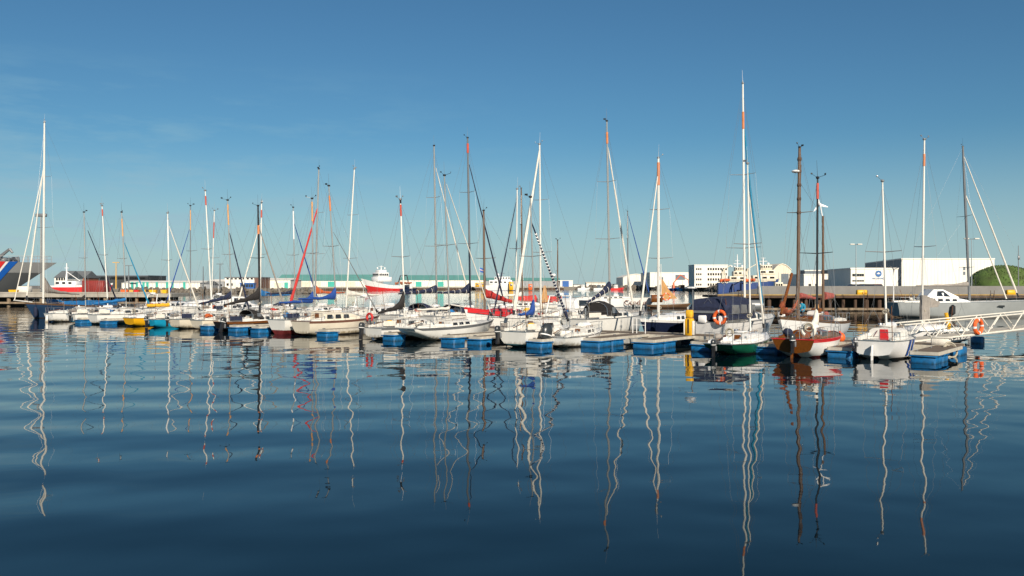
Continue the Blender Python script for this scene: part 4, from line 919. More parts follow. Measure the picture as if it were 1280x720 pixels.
sailboat('cream cruising boat with boxy wheelhouse cabin, dark windows and a long blue boom cover', L=8.0, stripe='wall_brown', fb=(1.05, 1.25), hull='cream_gelcoat', boot='dark_boot', cabin=(.2, .66, .62), win=3, cabm='cream_gelcoat', tr=.82, **near(375),
         mast=dict(px=421, top=(411, 232), band=[(OR, .8, .92)]), jib=dict(m='wire', f=.66, r=.04), boom=dict(m='canvas_blue', len=3.6, h=.3, peak=.6, z=2.7))
sailboat('white sailing boat with drooping black sail cover and red buoy on its stern', L=7.6, stripe='mast_grey', fb=(.8, 1.05), cabin=(.34, .7, .5), win=2, **near(465),
         mast=dict(px=506, top=(500.5, 249), m='mast_white', band=[('mast_black', .965, 1.0), (RD, .86, .955)]), boom=dict(m='canvas_black', len=2.6, drop=.35, h=.45, peak=.75), motor=dict(y=.7, k=.95, tilt=.1))
sailboat('long white racing sailing boat with dark sheer line and rounded overhanging stern', L=9.3, B=2.8, fb=(.85, 1.15), stripe='mast_grey', over=(.11, .10), lift=.75, tuck=.3, cabin=(.38, .7, .34), win=3, tr=.55, **near(507, .2),
         mast=dict(px=562, top=(555.5, 219), m='mast_alu'), jib=dict(m='canvas_white', f=.98, r=.04), boom=dict(m='canvas_white', len=3.2, h=.2, peak=.05))
sailboat('stubby white sailing boat with green waterline and brown companionway door facing us', L=6.2, B=2.45, fb=(.95, 1.1), boot='green_boot', bootz=.22, tr=.86, cabin=(.3, .72, .62), win=1, door='wall_brown', **near(640, .1),
         mast=dict(px=668, top=(663, 246), r=.055), jib=dict(m='canvas_navy', f=.8, e=(.0, 1), px=691, spiral='bright_white', r=.085), boom=dict(m='canvas_blue', len=1.6, h=.3, peak=.7, z=1.95), motor=dict(y=.85, k=.9))
green = sailboat('dark green hulled small sailing boat with white decks, mooring between blue floats', L=6.9, B=2.3, fb=(.62, .95), hull='green_hull', boot='black_hull', over=(.1, .1), lift=.6, tuck=.35, sag=.12, cabin=(.38, .74, .42), cabm='bright_white', win=0, coam='bright_white', deckm='bright_white', **near(897, 1.8),
         mast=dict(px=938, top=(934.5, 204), m='mast_white', r=.055), jib=dict(m='canvas_white', f=.87, px=955, r=.06), motor=dict(y=.1, k=.75))
wood = sailboat('small sailing boat with varnished wooden stern, white sides and a red sheer stripe', L=6.6, B=2.5, fb=(.95, 1.1), hull='bright_white', stripe='red_paint', transom='varnish', boot='red_boot', tr=.88, lift=.6, tuck=.42, rudder=True, cabin=(.3, .6, .4), cabm='varnish', deckm='teak', coam='varnish', win=1, door='wall_orange', **near(991, 2.9),
         mast=dict(px=1021, top=(1022, 222), m='mast_black', r=.07, band=[(RD, .865, .965)]), motor=dict(y=-.1, k=.8), boom=dict(m='canvas_white', len=1.7, h=.5, peak=.5, z=1.5))
whit = sailboat('small white sailing boat with red lined companionway and blue stripes on its bow', L=6.0, B=2.5, fb=(.95, 1.05), hull='bright_white', boot='dark_boot', tr=.84, rudder=True, lift=.55, tuck=.34, cabin=(.34, .75, .55), win=0, door='red_paint', **near(1091, 4.2),
         mast=dict(px=1108, top=(1103, 226), m='mast_white', r=.06, ant=False), motor=dict(y=.75, k=.6, m='mast_grey'))
r = whit['root']
for i, x in enumerate((2.0, 2.55)):
    mb = MB(); rows = []
    for z in (.15, .3, .5, .7, .85, .95):
        rows.append([(lambda p_: (p_[0], -p_[1] - .05, z))(whit['pt'](xx / 6.0 + .03 * z, z)) for xx in (x - .14, x, x + .14)])
    mb.loft(rows, closed=False, cap=(False, False)); mb.build('bow_stripe', 'canvas_blue', r)
# ---- far side of the walkway
sailboat('big dark blue ketch at the far left with a grey sail cover and long bowsprit', L=12.5, B=3.6, fb=(1.2, 1.75), hull='blue_hull', stripe='old_wood', cabin=(.3, .62, .4), cabm='varnish', deckm='teak', bow_in=True, xy=(at(31, 97), 97), head=(-.42, -.91), win=4,
         mast=dict(px=54, top=(55.5, 153), m='mast_white', r=.13, spr=(.42, .7)), jib=dict(m='canvas_white', f=.78, px=33, r=.09, e=(0, 1)), boom=dict(m='canvas_grey', len=4.6, h=.55, peak=1.3, z=2.9, drop=.3, w=.25))
bl = BOATS[-1]; r = bl['root']; L = bl['L']
MB().tube((L * .93, 0, 1.78), (L + 1.3, 0, 2.05), .09, .06, 8).build('bowsprit', 'mast_white', r)
for sg in (-1, 1):
    mb = MB(); rows = []
    for u in (.12, .25, .4, .55, .7): rows.append([(u * L, sg * bl['hb'](u) * .97, bl['sh'](u) + z) for z in (.05, .62)])
    mb.loft(rows, closed=False, cap=(False, False)); mb.build('weather_cloth', 'canvas_sky', r)
mb = MB(); p0, p1 = bl['P2'](.75), Vector((L + 1.2, 0, 2.1)); mb.tube(p0, p1, .05, .05); mb.build('second_furled_sail', 'canvas_white', r)
sailboat('white motor sailer with dark windows and tan topped mast beyond the yellow hull', L=9.5, fb=(1.1, 1.4), cabin=(.28, .72, .8), cabm='bright_white', **far_bow(-58.3),
         mast=dict(px=238, top=(238, 257), m='mast_grey', band=[(TN, .74, .95)]), jib=dict(m='canvas_blue', f=.78, r=.065))
sailboat('far row white boat whose short red banded mast crosses a leaning one', L=8.5, **far_bow(-54.0), mast=dict(px=264, top=(268, 263), m='mast_white', band=[(RD, .72, .88)]), jib=None)
sailboat('white sailing boat behind the black mast with a blue sail cover and white furled headsail', L=9, **far_bow(-45.6), mast=dict(px=325, top=(327, 253), m='mast_white', band=[(RD, .86, .93)]), jib=dict(m='canvas_white', f=.84, px=296), boom=dict(m='canvas_sky', len=3.8, h=.5, z=2.6), hood='canvas_navy')
sailboat('white sailing boat with grey mast and blue furled headsail left of the red furled sail', L=9, **far_in(-42.4), mast=dict(px=369, top=(366.5, 259), m='mast_alu', band=[('bright_white', .68, .96)]), jib=dict(m='canvas_blue', f=.86, e=(.05, .97)), boom=dict(m='canvas_navy', len=3.6, z=2.8))
sailboat('white sailing boat with a bright red furled headsail and an orange sail cover', L=10, fb=(1.05, 1.35), **far_bow(-37.6), mast=dict(px=393.5, top=(398.5, 211), m='mast_alu', r=.1), jib=dict(m='canvas_red', f=.72, px=362, r=.13, e=(0, 1)), boom=dict(m='canvas_orange', len=3.8, h=.32, peak=.6, z=2.9))
sailboat('white sailing boat with white leaning mast and beige folded sail, left of the white cruiser', L=9, **far_bow(-32.4), mast=dict(px=432, top=(443, 211), m='mast_white'), boom=dict(m='canvas_white', len=4.2, h=.5, peak=.2, z=2.7))
def motor_cruiser(label, L, s=None, t0=12.6, B=2.9, fb=(1.0, 1.35), hull='white_gelcoat', boot='dark_boot', fly=True, xy=None, head=None, arch=True, group='motor boats at the pontoon', hb_win=4, motor=None):
    b = sailboat(label, L=L, B=B, fb=fb, hull=hull, boot=boot, s=s, t0=t0, xy=xy, head=head, cabin=(.3, .8, .55), cabm='bright_white', win=hb_win, name='motor_boat', cat='motor boat', group=group, motor=motor, sag=.0)
    r = b['root']; z = b['dz'](L * .45) + .5
    if fly:
        secs = []
        for x, w, h_ in ((.3, .95, .55), (.34, 1.0, .8), (.52, .95, .8), (.66, .8, .08)):
            W = b['hb'](.4) * .62 * w; secs.append([(x * L, -W, z), (x * L, -W * .86, z + h_), (x * L, W * .86, z + h_), (x * L, W, z)])
        up = MB().loft(secs).build('upper_deckhouse', 'bright_white', r)
        for sg in (-1, 1):
            W = b['hb'](.4) * .62; q = [(L * .36, sg * (W * .96 + .02), z + .22), (L * .56, sg * (W * .93 + .02), z + .22), (L * .52, sg * (W * .85 + .03), z + .62), (L * .37, sg * (W * .89 + .03), z + .66)]
            MB().loft([q, [(x, y - sg * .06, zz) for x, y, zz in q]]).build('side_window', 'glass_dark', up, False)
        q = [(L * .541, -W * .7, z + .68), (L * .541, W * .7, z + .68), (L * .63, W * .6, z + .25), (L * .63, -W * .6, z + .25)]
        MB().loft([q, [(x - .06, y, zz - .05) for x, y, zz in q]]).build('windscreen', 'glass_dark', up, False)
    if arch:
        mb = MB(); W = b['hb'](.15) * .9; zz = b['dz'](.1 * L); pts = [(L * .16, -W, zz), (L * .2, -W * .85, zz + 1.55), (L * .2, W * .85, zz + 1.55), (L * .16, W, zz)]; mb.path(pts, .05, 6)
        mb.tube((L * .2, 0, zz + 1.55), (L * .2, .1, zz + 2.6), .015); mb.bbox((L * .2, 0, zz + 1.68), (.5, .5, .2), .06); mb.build('radar_arch', 'bright_white', r)
    return b
motor_cruiser('white cabin cruiser with a strip of dark windows, right of the beige folded sail', 9.5, s=-28.2, fly=False)
sailboat('large white sailing boat with navy sail cover and white furled headsail, grey mast', L=11.5, fb=(1.1, 1.4), **far_in(-23.1), mast=dict(px=546, top=(542.5, 182), m='mast_alu', r=.1), jib=dict(m='canvas_white', f=.9, r=.07), boom=dict(m='canvas_navy', len=4.9, h=.5, peak=.3, z=3.05, drop=.1, w=.22, lash='canvas_white'), hood='canvas_navy', wheel=True)
sailboat('large white sailing boat with dark grey mast, navy sail cover and navy furled headsail', L=11.5, fb=(1.1, 1.4), **far_in(-19), mast=dict(px=588, top=(584.5, 172), m='mast_grey', r=.11, band=[(RD, .91, .965)]), jib=dict(m='canvas_navy', f=.87, e=(.05, .97)), boom=dict(m='canvas_navy', len=4.3, h=.42, peak=.6, z=3.05, drop=-.0, w=.22, lash='canvas_white'), hood='canvas_navy', wheel=True)
sailboat('classic white wooden boat with broad red sheer band, red sail cover and white bowsprit', L=9.5, B=3.0, fb=(1.2, 1.9), hull='bright_white', stripe='red_paint', sag=.1, cabin=(.3, .62, .35), cabm='red_paint', **far_bow(-14.7), mast=dict(px=606, top=(604.5, 263), m='old_wood', r=.11), boom=dict(m='canvas_red', len=3.6, h=.75, peak=.0, h1=.3, z=2.75, drop=.55, w=.3))
bl = BOATS[-1]; L = bl['L']; MB().tube((L * .95, 0, 1.9), (L + 2.3, 0, 2.25), .08, .05, 8).build('bowsprit', 'mast_white', bl['root'])
rows = [[(u * L, sg * bl['hb'](u) * 1.012, bl['sh'](u) + z) for z in (-.36, -.02)] for sg in (-1,) for u in (.02, .2, .4, .6, .75, .88, .97)]
for sg in (-1, 1): MB().loft([[(x, abs(y) * sg, z) for x, y, z in rw] for rw in rows], closed=False, cap=(False, False)).build('red_band', 'red_paint', bl['root'])
sailboat('white sailing boat with thin white mast and navy furled headsail leading left', L=8.6, B=2.5, **far_bow(-11.9), mast=dict(px=644.5, top=(646.5, 236), m='mast_white', r=.07), jib=dict(m='canvas_navy', f=.93, px=617, r=.06))
sailboat('white sailing boat with a thick cream furled headsail slanting left from a tall mast', L=10.5, B=2.7, **far_bow(-9.1), mast=dict(px=676, top=(674.5, 180), m='mast_white', r=.09), jib=dict(m='canvas_white', f=.97, px=642, r=.13, e=(0, 1)), boom=dict(m='canvas_white', len=3.6, h=.3))
motor_cruiser('white cruiser with cluttered stern rails and radar arch behind the grey outboard', 8.5, s=-6.3, fb=(1.3, 1.5))
motor_cruiser('white motor boat with a low wheelhouse behind the cream boats at the left', 8.0, s=-50.2)
motor_cruiser('white motor boat lying beyond the blue sail cover near the left end', 8.0, s=-63.0, fly=False)
sailboat('white sailing boat without a sail cover, behind the leftmost white boats', L=8.4, **far_bow(-67.0), mast=None, rails=True)
bigq = sailboat('large white cruising yacht with black canopy, navy folded sail and a white ball', L=10.6, fb=(1.2, 1.45), **far_in(-3.9), win=3, mast=dict(px=762.5, top=(758.5, 151), m='mast_alu', r=.095, band=[(OR, .88, .94)]), jib=dict(m='canvas_white', f=.89, px=792, r=.09, e=(.02, .97)),
         boom=dict(m='canvas_navy', len=3.2, h=.55, peak=.3, z=3.3, drop=.9, w=.22, lash='canvas_white'), hood=('canvas_black', 1.9, .95), wheel=True)
navy = sailboat('dark navy hulled cruising yacht with white cabin and four square windows, white mast', L=9.8, fb=(1.05, 1.3), hull='navy_hull', stripe='bright_white', cabin=(.3, .74, .5), cabm='bright_white', win=4, **far_bow(1.5),
         mast=dict(px=823, top=(823, 197), m='mast_white', r=.11, band=[(OR, .83, .97)]), jib=dict(m='canvas_white', f=.92, px=800, r=.075))
canopy = sailboat('white yacht under a big navy cockpit tent, tallest mast and light blue furled headsail', L=11.5, B=3.6, fb=(1.25, 1.5), hull='bright_white', tr=.85, cabin=(.34, .7, .5), **far_in(6.6),
         mast=dict(px=931, top=(928.5, 104), m='mast_white', r=.095, band=[(OR, .80, .875)], spr=(.28, .6)), jib=dict(m='canvas_teal', f=.85, px=953, r=.11, e=(.0, .97)), wheel=True)
r = canopy['root']; L = canopy['L']; zc = canopy['dz'](.1 * L)
secs = []
for x, w, h_ in ((.0, 1.38, .95), (.05, 1.45, 1.5), (.3, 1.4, 1.62), (.44, 1.15, 1.45), (.5, 1.05, .7)):
    secs.append([(x * L, -w, zc + .15), (x * L, -w * .97, zc + h_ * .72), (x * L, -w * .8, zc + h_), (x * L, 0, zc + h_ + .08), (x * L, w * .8, zc + h_), (x * L, w * .97, zc + h_ * .72), (x * L, w, zc + .15)])
tent = MB().loft(secs).build('cockpit_tent', 'canvas_navy', r, ang=25)
for sg in (-1, 1):
    for xa, xb in ((.07, .18), (.2, .29), (.31, .42)):
        q = [(xa * L, sg * 1.48, zc + .55), (xb * L, sg * 1.46, zc + .55), (xb * L - .1, sg * 1.44, zc + 1.12), (xa * L + .1, sg * 1.46, zc + 1.15)]
        MB().loft([q, [(x, y - sg * .08, z) for x, y, z in q]]).build('clear_window', 'clear_vinyl', tent, False)
q = [(-.06, -.95, zc + .6), (-.06, .95, zc + .6), (.12, .9, zc + 1.08), (.12, -.9, zc + 1.08)]; MB().loft([q, [(x + .15, y, z) for x, y, z in q]]).build('clear_window', 'clear_vinyl', tent, False)
MB().bbox((.15, .3, zc + .2), (.5, .6, .5), .06).build('stern_locker', 'bright_white', r); MB().bbox((.1, -1.1, zc + .15), (.4, .5, .6), .06).build('stern_locker', 'bright_white', r)
yawl = sailboat('old gaff yawl with white hull, brown wooden masts and faded red sails, wind turbine aft', L=11, B=3.2, fb=(1.15, 1.7), hull='bright_white', stripe='old_wood', boot='red_boot', cabin=(.3, .6, .4), cabm='varnish', deckm='teak', **far_bow(11.5),
         mast=dict(px=997, top=(999.5, 184), m='old_wood', r=.14, ant=False, spr=(.62,)), boom=dict(m='canvas_pink', len=3.6, h=.5, peak=-.1, z=2.9, drop=.1, w=.25))
r = yawl['root']; L = yawl['L']; P2 = yawl['P2']
mb = MB(); mb.ball(P2(.86) + Vector((.1, -.2, 0)), .28, 12, .4); mb.build('radar_dome', 'bright_white', yawl['mast'])
mb = MB(); mb.tube(P2(.55), P2(.9) + Vector((-.25, 0, 0)), .05); 
for f in (.62, .7, .78, .86, .93): mb.ball(P2(f), .155, 8, 1.3)
mb.build('mast_hoops', 'pile_rust', yawl['mast'])
def on_line(b, px):                                        # local x where the boat's centreline stands on column px
    k = (px - 640) / F; return (k * b['S'].y - b['S'].x) / (b['h'].x - k * b['h'].y)
def on_boat(b, px, py): x = on_line(b, px); return Vector((x, 0, zat(py, (b['S'] + b['h'] * x).y)))
MB().tube(on_boat(yawl, 972, 393) + Vector((0, .2, 0)), on_boat(yawl, 986, 342) + Vector((0, .2, 0)), .11, .09, 8).build('gaff_spar', 'varnish', r)
cloth = [(972, 378), (974, 386), (979, 391), (984, 390), (988, 384), (991, 377)]
rings = []
for i in range(21):
    f = i / 20 * (len(cloth) - 1); j = min(int(f), len(cloth) - 2); q = on_boat(yawl, *cloth[j]).lerp(on_boat(yawl, *cloth[j + 1]), f - j); w = .17 + .06 * math.sin(i * 2.3) - (.12 if i in (0, 20) else 0)
    rings.append([q + Vector((w * .6 * math.cos(a), .25 + w * math.sin(a) * .8, w * math.sin(a + .6))) for a in [2 * math.pi * k / 8 for k in range(8)]])
MB().loft(rings).build('lowered_foresail', 'canvas_rust', r)
q = on_boat(yawl, 1030, 396); MB().loft([[(q.x + w * math.cos(a), -.5 + w * math.sin(a), q.z + z) for a in [2 * math.pi * k / 8 for k in range(8)]] for z, w in ((-.1, .14), (.1, .2), (.6, .19), (.9, .1))]).build('sail_bag', 'canvas_tan', r)
for px, py, m in ((1037, 395, 'old_wood'), (1041, 392, 'canvas_pink'), (1020, 396, 'canvas_white'), (988, 392, 'bright_white')):
    q = on_boat(yawl, px, py); MB().bbox((q.x, -.55, q.z - .1), (.5, .45, .45), .08).build('deck_locker', m, r)
bm_ = Vector((at(1029, yawl['S'].y + 1.6), yawl['S'].y + 1.6)); 
xz = L - 8.6; kz = (1029 - 640) / F; tt = (kz * yawl['S'].y - yawl['S'].x) / (yawl['h'].x - kz * yawl['h'].y); yz = yawl['S'].y + yawl['h'].y * tt; zt = zat(270, yz)
MB().tube((tt, 0, 1.2), (tt + .05, 0, zt), .1, .075, 8).build('mizzen_mast', 'old_wood', r)
mb = MB(); mb.tube((tt - .2, 0, 2.7), (tt - 2.2, 0, 2.75), .05); mb.build('mizzen_boom', 'old_wood', r)
secs = [[(tt - .3 - 1.9 * f, .16 * math.cos(a) * (1.1 - .4 * f), 2.95 + (.3 - .12 * f) * math.sin(a)) for a in [2 * math.pi * k / 8 for k in range(8)]] for f in (0, .2, .45, .7, 1)]
MB().loft(secs).build('furled_mizzen', 'canvas_pink', r)
mb = MB()
for sg in (-1, 1): mb.tube((tt + .05, 0, zt - .2), (tt + .3, sg * 1.1, 1.2), .008, n=4)
mb.tube((tt + .05, 0, zt - .1), P2(.8), .008, n=4); mb.build('mizzen_rigging', 'wire', r)
MB().bbox((tt + .1, -.4, 1.7), (.5, .7, .8), .06).build('instrument_box', 'varnish', r)
hub = Vector((tt - .35, -.35, zt + .85)); wt = MB(); wt.tube((tt + .03, 0, zt - .3), (tt - .3, -.3, zt + .8), .035); wt.ball(hub, .12, 8); to = wt.build('wind_turbine', 'bright_white', r)
vn = Vector((-.8, -.6, 0)); un = Vector((.6, -.8, 0))
for a in (75, 195, 310):
    dv = un * math.cos(R(a)) + Vector((0, 0, 1)) * math.sin(R(a)); pv = dv.cross(vn).normalized(); c0 = hub + vn * .1
    rings = [[c0 + dv * l + pv * w, c0 + dv * l + vn * .02, c0 + dv * l - pv * w, c0 + dv * l - vn * .02] for l, w in ((.06, .045), (.2, .085), (.62, .03))]
    MB().loft(rings).build('turbine_blade', 'bright_white', to)
# white boat behind the gangway, pointing right
dk = sailboat('white sailing boat lying behind the gangway with dark lettering along its side', L=7.0, B=2.3, fb=(.75, .95), hull='bright_white', boot='dark_boot', xy=(at(1204, 58.5), 58.5), head=(-.9, -.44), cabin=(.32, .7, .42), win=0, cabm='bright_white',
         mast=dict(px=1152.5, top=(1155.5, 174), m='mast_white', r=.075, band=[(OR, .855, .92)], spr=(.42,), ant=False), boom=dict(m='canvas_white', len=.5, z=1.2, h=.2), bluff=3)
r = dk['root']; P2 = dk['P2']
text_mesh('SAEZEMON', .52, 'hull_lettering', 'mast_black', r, Matrix.Translation((3.2, 1.16, .52)) @ Matrix.Rotation(R(180), 4, 'Z') @ Matrix.Rotation(R(94), 4, 'X'), .02, 1.35)
secs = []
b0 = dk['base']
for f, x0, x1 in ((0, -.1, .5), (.25, -.12, .55), (.5, -.12, .5), (.62, -.1, 1.3), (.8, -.08, 1.5), (1, -.05, .15)):
    z = b0.z + .3 + 1.6 * f; secs.append([(b0.x - x0, -.1, z), (b0.x - x1, -.16, z - .15 * (x1 > 1)), (b0.x - x1, .16, z - .15 * (x1 > 1)), (b0.x - x0, .1, z)])
MB().loft(secs).build('bundled_sail', 'canvas_grey', r)
MB().tube((dk['xm'] - 1.6, .75, .95), (dk['xm'] - 1.35, .7, 1.95), .12, .11, 8).build('yellow_roll', 'canvas_yellow', r)
# grey aluminium yacht lying along the steel quay
yt = sailboat('long grey aluminium yacht with white deckhouse lying alongside the steel quay', L=17.5, B=4.6, fb=(1.7, 2.0), hull='grey_hull', boot='mast_alu', xy=(at(1114, 101), 101), head=(1, .02), cabin=(.2, .48, .55), cabm='bright_white', win=4, bootz=.25, group='boats along the quays',
         mast=dict(px=1212, top=(1203.5, 183), m='mast_grey', r=.17, spr=(.22, .55)), jib=dict(m='canvas_white', f=.95, px=1273, r=.10, e=(0, .99)), boom=dict(m='canvas_grey', len=6.0, h=.35, z=3.6, w=.2), wheel=True)
r = yt['root']; z = yt['dz'](6) + .5
secs = [[(x, -w, z), (x, -w * .9, z + h_), (x, w * .9, z + h_), (x, w, z)] for x, w, h_ in ((3.6, 1.3, .2), (4.3, 1.3, .95), (5.4, 1.25, .95), (7.3, 1.0, .1))]
up = MB().loft(secs).build('deckhouse', 'bright_white', r)
q = [(4.6, -1.29, z + .2), (6.2, -1.16, z + .15), (5.4, -1.16, z + .78), (4.7, -1.2, z + .75)]; MB().loft([q, [(a, b_ + .05, c) for a, b_, c in q]]).build('window', 'glass_dark', up, False)
P2 = yt['P2']; kz = (1258 - 640) / F; xx = (kz * yt['S'].y - yt['S'].x) / (yt['h'].x - kz * yt['h'].y)
MB().tube(P2(.7), (xx, 0, 2.1), .07, .08).build('staysail', 'canvas_white', r)
mb = MB()
for x, y in ((5.9, -yt['pt'](5.9 / 17.5, .9)[1] - .2),): mb.loft([[(x + .28 * k * math.cos(a), y + .26 * k * math.sin(a), zz) for a in [2 * math.pi * j / 10 for j in range(10)]] for zz, k in ((.35, .3), (.5, 1), (1.3, 1), (1.5, .3))])
o = mb.build('hull_fender', 'mast_black', r); MB().box((11.5, -yt['pt'](11.5 / 17.5, 1.3)[1] - .005, 1.3), (.9, .05, .22), R(-2)).build('hull_port', 'glass_dark', r, False)
t = MB(); t.tube((1.0, 1.6, 1.8), (1.0, 1.6, 5.5), .06); t.build('antenna_mast', 'bright_white', r); mb = MB()
for a in (20, 140, 260): mb.tube((1.0, 1.5, 5.5), (1.0 + .7 * math.cos(R(a)), 1.5, 5.5 + .7 * math.sin(R(a))), .06, .02)
mb.build('wind_generator', 'mast_grey', r)
# the boats beyond, out in the basin
cd = sailboat('long white catamaran hull lettered Condor, anchored out in the basin', L=14, B=3.0, fb=(1.35, 1.7), hull='bright_white', boot='mast_grey', xy=(at(713, 143), 143), head=(1, .0), cabin=(.35, .7, .3), win=4, group='boats out in the basin', sag=0, over=(.10, .02),
         mast=dict(px=785, top=(784.5, 264), m='mast_grey', r=.11), jib=dict(m='canvas_blue', f=.98, px=812, r=.1))
text_mesh('Condor', 1.1, 'hull_lettering', 'wall_brown', cd['root'], Matrix.Translation((at(794, 142) - cd['S'].x, -1.36, .82)) @ Matrix.Rotation(R(7), 4, 'Z') @ Matrix.Rotation(R(92), 4, 'X'), .06, 1.05)
tn = sailboat('brown wooden boat with a tan steadying sail, out beyond the navy yacht', L=7.0, B=2.2, fb=(.45, .7), hull='old_wood', boot='black_hull', xy=(at(808, 141), 141), head=(1, -.05), cabin=None, deckm='teak', group='boats out in the basin', rails=False, stripe='teak', tr=.5)
tx = at(826, 141) - tn['S'].x; 
MB().tube((tx, 0, 1), (tx, 0, zat(330, 141)), .09, .05, 6).build('mast', 'mast_white', tn['root'])
MB().loft([[(tx + .1, 0, 1.3), (tx + .1, .04, 1.3), (tx + 2.6, .3, 1.5), (tx + 2.6, .26, 1.5)], [(tx + .1, 0, 3), (tx + .1, .04, 3), (tx + 1.3, .25, 2.9), (tx + 1.3, .2, 2.9)], [(tx + .1, 0, 4.6), (tx + .1, .04, 4.6), (tx + .3, .1, 4.5), (tx + .3, .06, 4.5)]]).build('steadying_sail', 'canvas_tan', tn['root'])
MB().bbox((1.6, 0, 1.5), (1.8, 1.5, 1.2), .1).build('wheelhouse', 'varnish', tn['root'])
rb = sailboat('white boat under bright red covers out behind the crossed white masts', L=9, B=2.8, fb=(1.1, 1.3), xy=(at(636, 122), 122), head=(1, 0), cabin=None, group='boats out in the basin',
         mast=None)
for x0, x1 in ((1.0, 4.0), (4.6, 7.4)):
    MB().loft([[(x, -1.25, 1.2), (x, -1.0, 1.2 + h_), (x, 1.0, 1.2 + h_), (x, 1.25, 1.2)] for x, h_ in ((x0, .5), (x0 + .3, 1.05), ((x0 + x1) / 2, .95), (x1 - .3, 1.1), (x1, .4))]).build('boat_cover', 'canvas_red', rb['root'])
ob = sailboat('wooden boat with a hanging tan sail, right of the red covered boat', L=8.5, B=2.6, fb=(1.0, 1.3), hull='cream_gelcoat', stripe='varnish', xy=(at(671, 118), 118), head=(1, -.1), cabin=(.45, .7, .6), cabm='varnish', group='boats out in the basin',
         mast=dict(px=697, top=(652, 236) if False else (697, 300), m='old_wood', r=.09, ant=False))
MB().loft([[(.6, 0, 1.3), (.6, .05, 1.3), (1.5, .3, 1.3), (1.5, .25, 1.3)], [(.7, 0, 2.4), (.7, .05, 2.4), (1.4, .2, 2.4), (1.4, .15, 2.4)], [(.95, 0, 3.6), (.95, .05, 3.6), (1.15, .1, 3.6), (1.15, .05, 3.6)]]).build('hanging_sail', 'canvas_tan', ob['root'])
sailboat('distant pale sailing boat with a bare grey-brown mast beside the thin white mast', L=10, B=3, fb=(1.0, 1.3), xy=(at(609, 112), 112), head=(1, .1), group='boats out in the basin', mast=dict(px=653, top=(651.5, 235), m='old_wood', r=.12, ant=False), boom=dict(m='canvas_white', len=3.4, h=.4))
# ---- open boat with the big grey outboard
mo = sailboat('open white motor boat with a large grey outboard engine tilted on its stern', L=5.6, B=2.2, fb=(.6, .95), **near(690, 1.6), tr=.9, cabin=(.5, .78, .35), win=1, name='motor_boat', cat='motor boat', group='motor boats at the pontoon', motor=dict(y=.2, k=1.75, tilt=.25))

